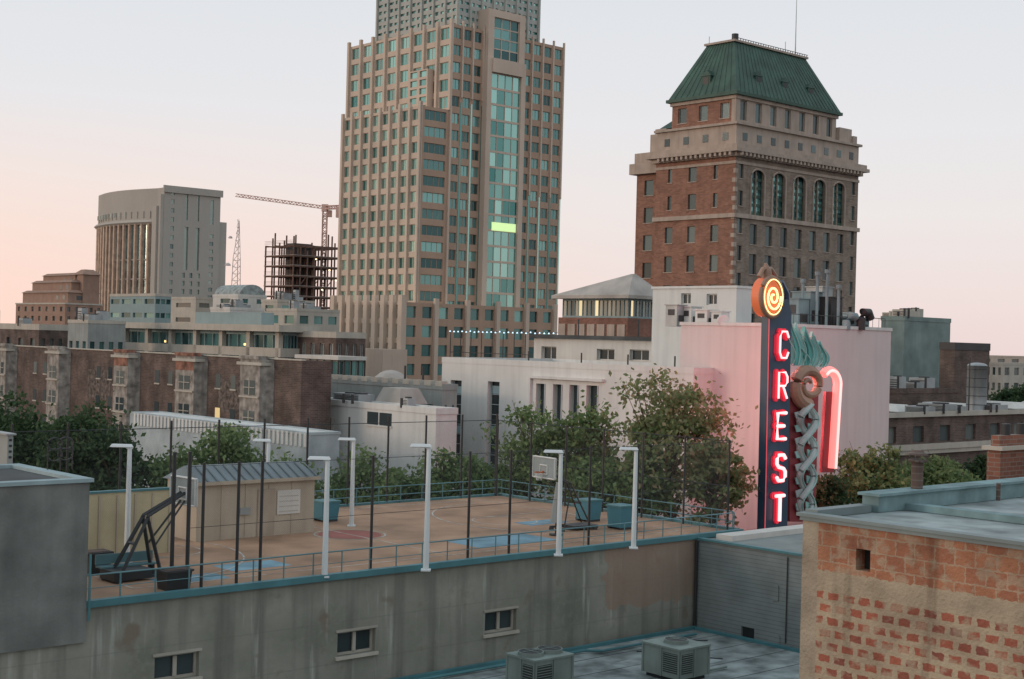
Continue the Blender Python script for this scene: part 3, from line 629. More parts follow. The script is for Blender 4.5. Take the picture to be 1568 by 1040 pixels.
cp.tube([V3(1240+(4+20*t)*cos(.6+t*3.3*pi),590-(5+25*t)*sin(.6+t*3.3*pi),.1) for t in [k/50 for k in range(51)]],[.12+.36*k/50 for k in range(51)],10)
slab(rd,[S(1215,600),S(1260,600),S(1256,760),S(1247,800),S(1216,800)],.35,.6)
for ph in (0,pi):
    pts=[V3(1237+12*sin(ph+t*4*pi)*(1-.25*t)-4*t,620+t*172,-.0+.2*cos(ph+t*4*pi)) for t in [k/60 for k in range(61)]]
    wh.tube(pts,[.26-.08*k/60 for k in range(61)],8)
    tl2.tube([(p[0]+.1,p[1]-.22,p[2]+.05) for p in pts],.06,6)
for k in range(8): 
    y=628+k*20; q=10-k*.4
    for sg_ in (-1,1): slab(tl2 if k%2 else wh,[S(1236-.5*k+sg_*q*.3,y),S(1236-.5*k+sg_*q*1.8,y+4),S(1236-.5*k+sg_*q*1.5,y+14),S(1236-.5*k+sg_*q*.4,y+12)],.05,.12)
for off,rr,pp in ((5,.30,nh),(5,.10,nc)):
    arc=[(1268+ (8+off*.9)*cos(a),588-(14+off*1.3)*sin(a)) for a in [pi*.75-pi*.75*k/12 for k in range(13)]]
    arc+= [(1276+off*.9-8*t,588+t*(134-off)) for t in [k/10 for k in range(1,11)]]
    pp.tube([V3(x,y,-.1-(.28 if pp is nc else 0)) for x,y in arc],rr,8)
slab(rd,[S(1268,600),S(1288,600),S(1280,724),S(1262,724)],.15,.4)
Bs.done()
for py,e,dx in ((520,620,-3.6),(590,900,-3.2),(660,800,-3.0),(735,500,-3)):
        q=P(1188,py,96.5); l=bpy.data.lights.new('neon_glow','POINT'); l.energy=e; l.color=(1,.20,.22); l.shadow_soft_size=.6
        lo=bpy.data.objects.new('neon_glow',l); lo.location=(q.x+dx*.1,q.y,q.z); bpy.context.collection.objects.link(lo); 
        lo.parent=Bs.e; lo.matrix_parent_inverse=(Matrix.Translation(Bs.e.location)@Matrix.Rotation(ROT,4,'Z')).inverted()
# ---------------------------------------------------------------- right side background
m_grn=mat('grey_green_stucco',(.24,.31,.29),streak=.2)
block('grey_green_building',1385,487,160,1350,1456,m_grn,g_dk,par=.5,extra=rooftopstuff(5,31,1.2,m_beige),trim=m_grn)
block('brown_brick_building',1462,529,150,1440,1516,m_brown,g_dk,par=.8,trim=m_steel)
block('low_brown_building',1375,598,140,1352,1470,m_brown,g_dk,par=.5,extra=rooftopstuff(3,12,1.5))
q=P(1495,620,138); tk=Obj('rooftop_tank',(q.x,q.y,0)); p_=tk.p('shell',m_metal); p_.smooth=True; zt_=P(1495,560,138).z
p_.cyl(0,0,q.z-3,zt_,.95,n=24); p_.dome(0,0,zt_,.95,.3,24); b_=tk.p('hoops',m_steel)
for k in range(5): b_.cyl(0,0,q.z+k*.85,q.z+k*.85+.06,.97,n=24)
b_.cyl(-1.4,0,q.z-3,zt_+.8,.07,n=6); b_.cyl(0,-1.2,0,q.z,.2); b_.cyl(.8,0,0,q.z-3,.2); b_.cyl(-.8,0,0,q.z-3,.2)
tk.done()
def longb(o,zt,la,lb):
    t=o.p('cornice',m_beige); t.box(-.5,la+.3,-.5,-.063,zt-3.2,zt-2.7); t.box(-.35,la,-.35,-.003,zt-3.6,zt-3.2); t.box(-.3,la,-.3,-.063,zt-.25,zt+.2)
    r=o.p('skylights',m_white2)
    for k in range(4): r.frustum(la*(.15+k*.2),la*(.15+k*.2)+4,3,9,zt,la*(.15+k*.2)+1,la*(.15+k*.2)+3,4,8,zt+.6)
    rooftopstuff(5,44,.9)(o,zt,la,lb)
block('commercial_brick_building',1342,636,124,1338,1760,m_brown,g_wl,cr=12,rr=5,ww=.4,wh=.4,par=.4,trim=m_steel,extra=longb,roofm=m_roof)
block('distant_building',1535,557,330,1510,1620,m_beige,g_wl,3,6,6,6,.5,.5)
block('distant_building',1500,545,420,1440,1700,m_cream,g_wl,5,9,10,9,.5,.4)
block('distant_building',-20,515,420,-300,60,m_beige,g_wl,10,9,5,9,.5,.4)
O,zt,la,lb,G=base(1532,690,44,1512,1590); o=Obj('brick_chimney',G); w=o.p('brick_stack',m_red); w.box(0,la,0,lb,0,zt); o.p('cap',m_beige).box(-.12,la+.12,-.12,lb+.12,zt,zt+.12)
w.box(.08,la-.08,.08,lb-.08,zt+.12,zt+.45); f=o.p('flues',m_black); f.cyl(la*.3,lb*.5,zt+.45,zt+.8,.14); f.cyl(la*.7,lb*.5,zt+.45,zt+.8,.14)
o.done()
# ---------------------------------------------------------------- foreground brick building (right)
m,nt,b=newmat('hollow_tile_wall'); v=coords(nt,True); o_=coords(nt)
def brk(c1,c2,mo,bw,rh,ms,vec):
    bt=N(nt,'ShaderNodeTexBrick'); bt.inputs['Scale'].default_value=1; bt.inputs['Brick Width'].default_value=bw; bt.inputs['Row Height'].default_value=rh
    bt.inputs['Mortar Size'].default_value=ms; bt.inputs['Mortar Smooth'].default_value=.2
    bt.inputs['Color1'].default_value=(*c1,1); bt.inputs['Color2'].default_value=(*c2,1); bt.inputs['Mortar'].default_value=(*mo,1)
    nt.links.new(vec,bt.inputs[0]); return bt.outputs[0]
nz=N(nt,'ShaderNodeTexNoise'); nz.inputs['Scale'].default_value=9; nz.inputs['Detail'].default_value=6; nt.links.new(o_,nz.inputs[0])
vm=N(nt,'ShaderNodeVectorMath',operation='MULTIPLY_ADD'); nt.links.new(nz.outputs[1],vm.inputs[0]); vm.inputs[1].default_value=(.10,.075,0); nt.links.new(v,vm.inputs[2]); vd=vm.outputs[0]
lowc=brk((.42,.13,.075),(.25,.08,.055),(.45,.36,.245),.36,.25,.06,vd); upc=brk((.45,.20,.105),(.36,.145,.08),(.43,.30,.20),.42,.30,.016,vd)
sp=N(nt,'ShaderNodeSeparateXYZ'); nt.links.new(o_,sp.inputs[0])
zF=PZ(1230,790,20.6)
ZT=20.6
nzz=N(nt,'ShaderNodeMath',operation='MULTIPLY_ADD'); nt.links.new(nz.outputs[0],nzz.inputs[0]); nzz.inputs[1].default_value=.16; nt.links.new(sp.outputs[2],nzz.inputs[2]); zz_=nzz.outputs[0]
th=N(nt,'ShaderNodeMath',operation='GREATER_THAN'); nt.links.new(zz_,th.inputs[0]); th.inputs[1].default_value=ZT-1.0
c=mixc(nt,th.outputs[0],lowc,upc)
band1=N(nt,'ShaderNodeMath',operation='COMPARE'); nt.links.new(zz_,band1.inputs[0]); band1.inputs[1].default_value=ZT-1.14; band1.inputs[2].default_value=.2
n3=ramp(nt,noise(nt,o_,2.6,(1,1,1.4),9),.50,.58)
mx=N(nt,'ShaderNodeMath',operation='MAXIMUM'); nt.links.new(band1.outputs[0],mx.inputs[0]); 
n3m=N(nt,'ShaderNodeMath',operation='MULTIPLY'); nt.links.new(n3,n3m.inputs[0]); n3m.inputs[1].default_value=.6; nt.links.new(n3m.outputs[0],mx.inputs[1])
c=mixc(nt,mx.outputs[0],c,(.44,.36,.25))
cs=N(nt,'ShaderNodeMath',operation='GREATER_THAN'); nt.links.new(sp.outputs[1],cs.inputs[0]); cs.inputs[1].default_value=-.38
c=mixc(nt,cs.outputs[0],c,(.40,.33,.24)); c=mixc(nt,ramp(nt,noise(nt,o_,1.3,detail=9),.3,.7),mixc(nt,1.,c,(.58,.56,.56),'MULTIPLY'),c)
c=mixc(nt,ramp(nt,noise(nt,o_,1.5,(1.5,1.5,.15),7),.58,.8),c,mixc(nt,1.,c,(.5,.48,.46),'MULTIPLY'))
nt.links.new(c,b.inputs['Base Color']); b.inputs['Roughness'].default_value=.9
bp=N(nt,'ShaderNodeBump'); bp.inputs['Strength'].default_value=.9; bp.inputs['Distance'].default_value=.04
nt.links.new(noise(nt,o_,14,detail=8),bp.inputs['Height']); nt.links.new(bp.outputs[0],b.inputs['Normal'])
m_tile=m
Fb=Obj('clay_tile_building',(zF.x,zF.y,0)); w=Fb.p('tile_walls',m_tile); OF=zF.copy()
wo=[]
a,z1=sz(OF,B,1333,843); b2_,_=sz(OF,B,1311,843); wo.append((a,b2_,z1-.42,z1)); gk=Fb.p('vent_hole',m_black)
wallopen(Fb,w,gk,'L',0,-16,0,0,ZT,wo,rec=.3)
hull(w,0,26,-16,0,0,ZT,'LT'); rf=Fb.p('roof',m_roof); rf.poly((0,-16,ZT-.05),(26,-16,ZT-.05),(26,0,ZT-.05),(0,0,ZT-.05))
cpn=Fb.p('metal_coping',mat('coping_zinc',(.20,.26,.26),rough=.5,streak=.2)); cpn.box(-.10,.2,-16,.1,ZT+.003,ZT+.07); cpn.box(-.05,-.005,-16,.05,ZT-.08,ZT)
tp=Fb.p('rear_parapet',mat('teal_parapet',(.24,.36,.37),streak=.4,var=.3,scale=1.5)); tp.box(2.2,26,-.3,.1,ZT-.04,ZT+.30); tp.box(2.1,26,-.38,.16,ZT+.303,ZT+.36); cpn.box(.2,2.1,-.2,.1,ZT-.04,ZT+.12)
tp.box(3.2,3.5,-16,-.3,ZT-.04,ZT+.10)
vp=Fb.p('vent_pipe',m_brown); q=sz(OF,A,1397,770)[0]; vp.cyl(q,-.1,ZT+.3,ZT+.95,.13); vp.cyl(q,-.1,ZT+.95,ZT+1.0,.2); vp.cyl(q,-.1,ZT+1.1,ZT+1.2,.24,.1); vp.cyl(q+2.6,-.6,ZT,ZT+.4,.05,n=8)
vp.cyl(6,-4,ZT,ZT+.35,.06,n=8)
Fb.done()
# ---------------------------------------------------------------- rooftop court building
ZC=H-8.8; OC=PZ(130,925,ZC)
Lx=reach(OC,A,1130); OCr=OC+A*Lx; Ly=reach(OCr,B,764)
m,nt,b=newmat('stained_concrete_wall'); oo=coords(nt)
c=mixc(nt,ramp(nt,noise(nt,oo,.35,detail=9),.32,.68),(.18,.185,.15),(.32,.31,.26))
c=mixc(nt,ramp(nt,noise(nt,oo,3.5,detail=9),.5,.75),c,(.24,.24,.2))
c=mixc(nt,ramp(nt,noise(nt,oo,1.0,(1.3,1.3,.09),8),.50,.72),c,(.12,.12,.10))
c=mixc(nt,ramp(nt,noise(nt,oo,1.7,(1.3,1.3,.11),6),.60,.76),c,(.44,.44,.39))
c=mixc(nt,ramp(nt,noise(nt,oo,.9,(1,1,1),9),.60,.70),c,(.19,.155,.12))
sp=N(nt,'ShaderNodeSeparateXYZ'); nt.links.new(oo,sp.inputs[0])
def gt(sock,val,op='GREATER_THAN'):
    q=N(nt,'ShaderNodeMath',operation=op); nt.links.new(sock,q.inputs[0]) 
    if isinstance(val,(int,float)): q.inputs[1].default_value=val
    else: nt.links.new(val,q.inputs[1])
    return q.outputs[0]
fm=N(nt,'ShaderNodeMath',operation='PINGPONG'); nt.links.new(sp.outputs[2],fm.inputs[0]); fm.inputs[1].default_value=.75
j=gt(fm.outputs[0],.025,'LESS_THAN'); jm=gt(j,.22,'MULTIPLY'); c=mixc(nt,jm,c,(.13,.13,.11))
top_=N(nt,'ShaderNodeMath',operation='MULTIPLY_ADD'); nt.links.new(noise(nt,oo,1.3,(1.5,1.5,.3),6),top_.inputs[0]); top_.inputs[1].default_value=1.6; nt.links.new(sp.outputs[2],top_.inputs[2])
c=mixc(nt,gt(ramp(nt,top_.outputs[0],ZC-.1,ZC+.6),.6,'MULTIPLY'),c,(.14,.14,.115))
xp=sz(OC,A,928,880)[0]; n5=noise(nt,oo,1.5); 
nx=N(nt,'ShaderNodeMath',operation='MULTIPLY_ADD'); nt.links.new(n5,nx.inputs[0]); nx.inputs[1].default_value=1.6; nt.links.new(sp.outputs[0],nx.inputs[2])
nz2=N(nt,'ShaderNodeMath',operation='MULTIPLY_ADD'); nt.links.new(n5,nz2.inputs[0]); nz2.inputs[1].default_value=1.2; nt.links.new(sp.outputs[2],nz2.inputs[2])
pm=gt(gt(gt(nx.outputs[0],xp+.8),gt(nz2.outputs[0],ZC-2.2),'MULTIPLY'),.7,'MULTIPLY')
c=mixc(nt,pm,c,(.30,.20,.145))
nt.links.new(c,b.inputs['Base Color']); b.inputs['Roughness'].default_value=.92
bp=N(nt,'ShaderNodeBump'); bp.inputs['Strength'].default_value=.5; bp.inputs['Distance'].default_value=.04
nt.links.new(noise(nt,oo,5,detail=9),bp.inputs['Height']); nt.links.new(bp.outputs[0],b.inputs['Normal']); m_conc=m
Cb=Obj('concrete_court_building',(OC.x,OC.y,0)); w=Cb.p('walls',m_conc); gl=Cb.p('windows',g_dk); fr=Cb.p('window_frames',mat('window_frame_beige',(.45,.42,.36),streak=.1)); sl=Cb.p('window_sills',m_beige)
ops=[]
for pa,pb,ya,yb_ in ((237,305,1006,1046),(517,575,969,1006),(743,791,938,972)):
    a,z1=sz(OC,A,pa,ya); b_,_=sz(OC,A,pb,ya); z0=sz(OC,A,pa,yb_)[1]; ops.append((a,b_,z0,z1))
wallopen(Cb,w,gl,'R',0,0,Lx,0,ZC,ops,rec=.25,frame=fr,mull=1,sill=sl)
for q in ops: fr.box(q[0]-.08,q[1]+.08,-.05,-.003,q[3],q[3]+.09); fr.box((q[0]+q[1])/2-.07,(q[0]+q[1])/2+.07,.15,.2,q[2]+.1,q[3]-.1)
hull(w,-30,Lx,0,Ly,0,ZC-.02,'RT'); ZB=sz(OC,A,130,738)[1]
w.poly((-30,0,0),(0,0,0),(0,0,ZC-.02),(-30,0,ZC-.02))
bk=Cb.p('stair_block',mat('grey_stucco_block',(.25,.26,.24),streak=.45,var=.35,bump=.5,scale=.6)); bk.box(-30,-.003,-.12,5.5,ZC-1.2,ZB)
cpb=Cb.p('block_coping',mat('block_coping_paint',(.36,.46,.47),streak=.2)); parapet(cpb,-30,0,-.12,5.5,ZB+.003,.12,.35,.1)
Cb.p('block_roof',m_dgrey).poly((-30,0,ZB+.01),(0,0,ZB+.01),(0,5.4,ZB+.01),(-30,5.4,ZB+.01))
m_deck=mat('terracotta_court_surface',(.46,.285,.18),streak=0,var=.32,scale=.45,rough=.8); m_blue=mat('court_blue_paint',(.22,.38,.46),streak=0,var=.3,scale=.8); m_line=mat('court_line_paint',(.66,.64,.58),streak=0,var=.4,scale=2)
Cb.p('court_deck',m_deck).poly((-20,0,ZC),(Lx,0,ZC),(Lx,Ly,ZC),(-20,Ly,ZC))
bl=Cb.p('court_blue_keys',m_blue); ln=Cb.p('court_lines',m_line); rdp=Cb.p('court_red_circle',mat('court_red_paint',(.38,.14,.11),streak=0))
def flat(p,x0,x1,y0,y1,dz): p.poly((x0,y0,ZC+dz),(x1,y0,ZC+dz),(x1,y1,ZC+dz),(x0,y1,ZC+dz))
def ringl(cx,cy,r,a0=0,a1=2*pi,w_=.07,n=40,dz=.012):
    for k in range(n):
        a=a0+(a1-a0)*k/n; b=a0+(a1-a0)*(k+1)/n
        ln.poly((cx+r*cos(a),cy+r*sin(a),ZC+dz),(cx+r*cos(b),cy+r*sin(b),ZC+dz),(cx+(r-w_)*cos(b),cy+(r-w_)*sin(b),ZC+dz),(cx+(r-w_)*cos(a),cy+(r-w_)*sin(a),ZC+dz))
cyy=Ly*.5; X0,X1=2.5,Lx-2.5; ya_,yb2_=1.6,Ly-1.2; hw=(yb2_-ya_)/2
RC=Matrix.Rotation(-ROT,3,'Z')
def loc(px,py): q=PZ(px,py,ZC); return RC@Vector((q.x-OC.x,q.y-OC.y,0))
for px,py,wx,wy in ((770,828,4.6,2.2),(386,866,2.6,1.5),(290,886,2.6,1.3),(830,800,2.6,1.3)):
    q=loc(px,py); y0_=max(.6,q.y-wy/2); flat(bl,q.x-wx/2,q.x+wx/2,y0_,y0_+wy,.004)
for (a,b_,c_,d_) in ((X0,X1,ya_,ya_+.07),(X0,X1,yb2_,yb2_+.07),(X0,X0+.07,ya_,yb2_),(X1-.07,X1,ya_,yb2_),((X0+X1)/2-.035,(X0+X1)/2+.035,ya_,yb2_)): flat(ln,a,b_,c_,d_,.010)
ringl(X0+4.8,cyy,1.6); ringl(X1-4.8,cyy,1.6); ringl((X0+X1)/2,cyy,1.6); ringl(X0+1.2,cyy,hw*.88,-pi/2,pi/2); ringl(X1-1.2,cyy,hw*.88,pi/2,pi*1.5)
for x in (X0,X1-4.8):
    for y in (cyy-1.6,cyy+1.53): flat(ln,x,x+4.8,y,y+.07,.014)
rdp.poly(*[((X0+X1)/2+1.4*cos(2*pi*k/24),cyy+1.4*sin(2*pi*k/24),ZC+.006) for k in range(24)])
tc=Cb.p('teal_curb',m_teal); tc.box(0.003,Lx+.1,-.12,.16,ZC-.12,ZC+.10); tc.box(Lx-.16,Lx+.14,.16,Ly,ZC-.16,ZC+.12); tc.box(-20,Lx-.17,Ly-.1,Ly+.14,ZC-.16,ZC+.11)
tc.tube([(0.05,-.2,ZC-.5),(0.05,-.2,ZC+.2),(0.05,-.2,ZC+1.6)],.04,6)
xg=sz(OC,A,1066,840)[0]; pk=Cb.p('downpipe',m_black); pk.tube([(xg-.15,-.16,8),(xg-.15,-.16,ZC-.2)],.07,8)
Cb.done()
q=P(92,728,48); o=Obj('roof_vent_rings',(q.x,q.y,0)); p_=o.p('pipe_rings',m_steel); zv=ZB+.1; hgt=P(92,668,48).z-zv
for k,zz in ((0,zv+.78*hgt),(1,zv+.45*hgt)):
    for s_ in (-.24,.20): p_.tube([(s_+.26*cos(2*pi*i/20),s_*.3,zz+.20*sin(2*pi*i/20)) for i in range(21)],.028,6)
for s_ in (-.45,0,.42): p_.tube([(s_,0,zv),(s_,0,zv+.75*hgt)],.02,6)
o.done()
O,zt,la,lb,G=base(12,664,50,-60,20); o=Obj('rooftop_duct_box',G); w_=o.p('casing',m_grey); w_.box(0,la,0,lb,ZB,zt-.06); o.p('lid',m_metal).box(-.08,la+.08,-.08,lb+.08,zt-.06,zt)
for k in range(4): o.p('louvres',m_black).box(.05,la-.05,-.02,-.003,ZB+.25+k*.2,ZB+.33+k*.2)
o.done()
m_rail=mat('railing_blue_green',(.13,.27,.29),rough=.5,streak=0)
Ra=Obj('court_guard_railing',(OC.x,OC.y,0)); r=Ra.p('rails',m_rail); rp=Ra.p('posts',m_rail)
n=int(Lx/1.25)
for k in range(n+1): x=.1+(Lx-.2)*k/n; rp.beam((x,.3,ZC),(x,.3,ZC+.85),.045)
for z in (.85,): r.beam((.1,.3,ZC+z),(Lx-.1,.3,ZC+z),.04)
r.beam((.1,.3,ZC+.42),(Lx-.1,.3,ZC+.42),.02)
n=int(Ly/1.25)
for k in range(n+1): y=.3+(Ly-.3)*k/n; rp.beam((Lx-.2,y,ZC),(Lx-.2,y,ZC+.9),.045)
for z in (.45,.9): r.beam((Lx-.2,.3,ZC+z),(Lx-.2,Ly,ZC+z),.04)
n=int(Lx/1.4)
for k in range(n+1): x=Lx*k/n; rp.beam((x,Ly-.15,ZC),(x,Ly-.15,ZC+.9),.045)
for z in (.45,.9): r.beam((0,Ly-.15,ZC+z),(Lx,Ly-.15,ZC+z),.04)
Ra.done()
m,nt,b=newmat('chain_link_mesh'); oo=coords(nt,True)
mp=N(nt,'ShaderNodeMapping'); mp.inputs['Rotation'].default_value=(0,0,pi/4); nt.links.new(oo,mp.inputs[0])
bt=N(nt,'ShaderNodeTexBrick'); bt.offset=0; bt.inputs['Scale'].default_value=1; bt.inputs['Brick Width'].default_value=.06; bt.inputs['Row Height'].default_value=.06; bt.inputs['Mortar Size'].default_value=.0011; bt.inputs['Mortar Smooth'].default_value=0
nt.links.new(mp.outputs[0],bt.inputs[0]); tr_=N(nt,'ShaderNodeBsdfTransparent'); ms_=N(nt,'ShaderNodeMixShader'); b.inputs['Base Color'].default_value=(.09,.11,.11,1)
nt.links.new(bt.outputs['Fac'],ms_.inputs[0]); nt.links.new(tr_.outputs[0],ms_.inputs[1]); nt.links.new(b.outputs[0],ms_.inputs[2]); nt.links.new(ms_.outputs[0],nt.nodes['Material Output'].inputs[0]); m_chain=m
Fe=Obj('chain_link_fence',(OC.x,OC.y,0)); po=Fe.p('posts',m_black); me_=Fe.p('mesh',m_chain); wr=Fe.p('wires',m_black)
FH=4.3
def post(x,y,h=FH,r=.055): po.tube([(x,y,ZC),(x,y,ZC+h)],r,6)
for px in (318,372,408,578,727,790,912,985):
    x=sz(OC,A,px,925-(px-130)*.1)[0]; post(x,.45)
for px in (298,322): x=sz(OC,A,px,900)[0]; post(x,1.6,4.6,.07)
me_.poly((.1,.45,ZC),(Lx-.4,.45,ZC),(Lx-.4,.45,ZC+FH),(.1,.45,ZC+FH))
for z in (2.1,4.2): wr.tube([(sz(OC,A,298,900)[0],.45,ZC+z),(Lx-.4,.45,ZC+z)],.010,4)
ny_=7
for k in range(ny_): post(Lx-.4,.45+(Ly-.6)*k/(ny_-1),FH)
me_.poly((Lx-.4,.45,ZC),(Lx-.4,Ly,ZC),(Lx-.4,Ly,ZC+FH),(Lx-.4,.45,ZC+FH))
for z in (2.1,4.25): wr.tube([(Lx-.4,.45,ZC+z),(Lx-.4,Ly,ZC+z)],.018,4)
nx_=17
for k in range(nx_): post(-8+(Lx+7.6)*k/(nx_-1),Ly-.05,FH+.3)
me_.poly((-8,Ly-.05,ZC),(Lx-.4,Ly-.05,ZC),(Lx-.4,Ly-.05,ZC+FH),(-8,Ly-.05,ZC+FH)); wr.tube([(-8,Ly-.05,ZC+4.25),(Lx-.4,Ly-.05,ZC+4.25)],.018,4)
Fe.done()
m_lens=mat('lamp_lens',(.5,.5,.45),streak=0)
def lamp(px,pyb,h):
    q=PZ(px,pyb,ZC); o=Obj('court_light_pole',(q.x,q.y,ZC),0); p_=o.p('pole',m_polew); p_.smooth=False
    p_.tube([(0,0,0),(0,0,h-.25)],[.115,.085],10); p_.box(-.18,.18,-.18,.18,0,.06)
    p_.tube([(0,0,h-.4),(0,0,h-.1),(-.12,0,h)],[.085,.085,.07],8)
    hd=o.p('lamp_head',m_polew); hd.frustum(-.72,.10,-.15,.15,h-.03,-.66,.05,-.11,.11,h+.07); o.p('lens',m_lens).box(-.66,-.15,-.1,.1,h-.055,h-.033)
    o.done()
for px,pyb,h in ((194,862,4.4),(497,884,4.3),(652,874,4.7),(855,851,4.25),(970,840,4.25),(408,806,3.9),(538,806,4.0)): lamp(px,pyb,h)
q=PZ(300,830,ZC); la=reach(q,A,479); lb=min(reach(q,B,254),4.5)
Sh=Obj('storage_shed',(q.x,q.y,ZC)); m_tan=mat('tan_shed_siding',(.52,.44,.34),streak=.25,var=.16); w=Sh.p('walls',m_tan); w.box(0,la,0,lb,0,2.45)
r_=Sh.p('roof',mat('shed_metal_roof',(.20,.24,.25),rough=.5,streak=.1)); r_.frustum(-.15,la+.15,-.2,lb+.2,2.45,.2,la-.2,lb*.4,lb*.6,3.05)
for k in range(14): r_.beam((la*k/13,-.2,2.5),(la*k/13,lb*.4,3.08),.05)
t=Sh.p('trim',m_tan)
for k in range(5): t.box(la*k/5-.03,la*k/5+.03,-.03,-.003,0,2.4)
t.box(-.16,la+.16,-.22,-.203,2.35,2.5); t=Sh.p('sign_board',m_white2)
xx=sz(q,A,424,760)[0]; x2=sz(q,A,459,760)[0]; t.box(xx,x2,-.05,-.035,.9,1.95)
for k in range(4): Sh.p('sign_print',m_beige).box(xx+.1,x2-.1,-.056,-.051,1.0+k*.22,1.05+k*.22)
v=Sh.p('vent',m_metal); xv=la*.35; v.box(xv,xv+.5,-.08,-.035,1.0,1.3); Sh.p('door',mat('shed_door',(.44,.36,.28))).box(la*.5,la*.5+.85,-.05,-.034,0,2.05)
Sh.done()
q=PZ(258,846,ZC); o=Obj('rooftop_screen_wall',(q.x,q.y,ZC)); lL=reach(q,-A,122)
o.p('panels',mat('yellow_beige_panel',(.62,.54,.35),streak=.15)).box(-lL,0,0,.15,0,2.5); o.p('cap',m_teal).box(-lL,0,-.05,.2,2.5,2.58)
for k in range(5): o.p('battens',m_tan).box(-lL*k/5-.04,-lL*k/5+.04,-.04,-.003,0,2.4)
o.done()
m_bb=mat('backboard_acrylic',(.36,.42,.42),rough=.25,streak=0); m_rim=mat('rim_orange',(.5,.12,.03),streak=0)
def hoop(px,pyb,s,rot,name='portable_basketball_hoop',t=1.0):
    q=PZ(px,pyb,ZC); o=Obj(name,(q.x,q.y,ZC),rot); b_=o.p('base_frame',m_black if t==1 else m_steel); w_=o.p('backboard',m_bb); rr=o.p('rim',m_rim); nn=o.p('net',m_white)
    b_.box(-1.9*s,-.3*s,-.55*s,.55*s,.08,.45*s*t); b_.box(-.3*s,.5*s,-.5*s,-.4*s,.08,.18); b_.box(-.3*s,.5*s,.4*s,.5*s,.08,.18)
    for y in (-.35*s,.35*s):
        b_.beam((-1.5*s,y,.3*s),(-.3*s,y*.5,2.4*s),.11*t); b_.beam((.2*s,y,.15),(-.35*s,y*.5,2.4*s),.11*t)
        b_.beam((-.35*s,y*.5,2.4*s),(1.3*s,y*.4,3.2*s),.09*t); b_.beam((-.1*s,y*.8,1.2*s),(1.3*s,y*.4,2.9*s),.06*t)
        b_.cyl(-1.7*s,y*1.5,0,.1,.12,n=10); b_.cyl(.4*s,y*1.3,0,.1,.12,n=10)
    b_.beam((-.9*s,-.3*s,1.4*s),(-.9*s,.3*s,1.4*s),.08)
    w_.box(1.3*s,1.35*s,-.9*s,.9*s,2.75*s,3.8*s)
    for a,b2 in (((-.9,2.75),(.9,2.75)),((.9,2.75),(.9,3.8)),((.9,3.8),(-.9,3.8)),((-.9,3.8),(-.9,2.75)),((-.3,2.95),(.3,2.95)),((.3,2.95),(.3,3.4)),((.3,3.4),(-.3,3.4)),((-.3,3.4),(-.3,2.95))):
        nn.beam((1.37*s,a[0]*s,a[1]*s),(1.37*s,b2[0]*s,b2[1]*s),.05); nn.beam((1.28*s,a[0]*s,a[1]*s),(1.28*s,b2[0]*s,b2[1]*s),.05)
    rr.tube([(1.65*s+.23*s*cos(2*pi*k/16),.23*s*sin(2*pi*k/16),3.05*s) for k in range(17)],.02,6); rr.beam((1.35*s,0,3.05*s),(1.45*s,0,3.05*s),.08)
    for k in range(12):
        a=2*pi*k/12; nn.beam((1.65*s+.22*s*cos(a),.22*s*sin(a),3.05*s),(1.65*s+.13*s*cos(a+.4),.13*s*sin(a+.4),2.65*s),.015)
    o.done()
hoop(232,884,.92,ROT+.05); hoop(862,812,.9,ROT+pi-.1,t=.55)
def planter(px,pyb,w_,h_):
    q=PZ(px,pyb,ZC); o=Obj('black_planter_box',(q.x,q.y,ZC)); p_=o.p('box',m_black); p_.frustum(0,w_,0,w_*.8,0,-.05,w_+.05,-.05,w_*.8+.05,h_); o.p('rim',m_steel).box(-.1,w_+.1,-.1,w_*.8+.1,h_,h_+.07); o.p('soil',m_brown).box(.0,w_,.0,w_*.8,h_+.07,h_+.09); o.done()
planter(136,880,.8,.7); planter(256,906,.85,.62)
m_bin=mat('bin_blue_teal',(.06,.24,.31),rough=.5,streak=0)
for px,pyb,h_ in ((900,800,1.0),(950,812,1.05),(494,800,.9)):
    q=PZ(px,pyb,ZC); o=Obj('blue_waste_bin',(q.x,q.y,ZC)); p_=o.p('body',m_bin); p_.frustum(0,.85,0,.8,.1,-.06,.93,-.06,.88,h_); l_=o.p('lid',m_teal); l_.box(-.1,.97,-.1,.92,h_,h_+.08); k_=o.p('wheels',m_black); k_.tube([(.05,.82,.1),(.8,.82,.1)],.1,10); k_.box(0,.85,0,.1,0,.1); o.done()
q=PZ(195,886,ZC); o=Obj('folding_bench',(q.x,q.y,ZC)); o.p('seat',m_rail).box(-1,1.2,0,.45,.42,.48); 
for x in (-.8,1.0): o.p('legs',m_black).box(x,x+.06,.02,.43,0,.42)
o.p('backrest',m_rail).box(-1,1.2,.45,.5,.5,.85); o.done()
for px,pyb in ((851,820),):
    q=PZ(px,pyb,ZC); o=Obj('folded_parasol',(q.x,q.y,ZC)); p_=o.p('canopy',m_grey); p_.tube([(0,0,.6),(0,0,1.0),(0,0,2.4)],[.28,.24,.04],8); o.p('pole',m_black).cyl(0,0,0,.6,.04,n=6); o.p('base',m_black).cyl(0,0,0,.08,.3); o.done()
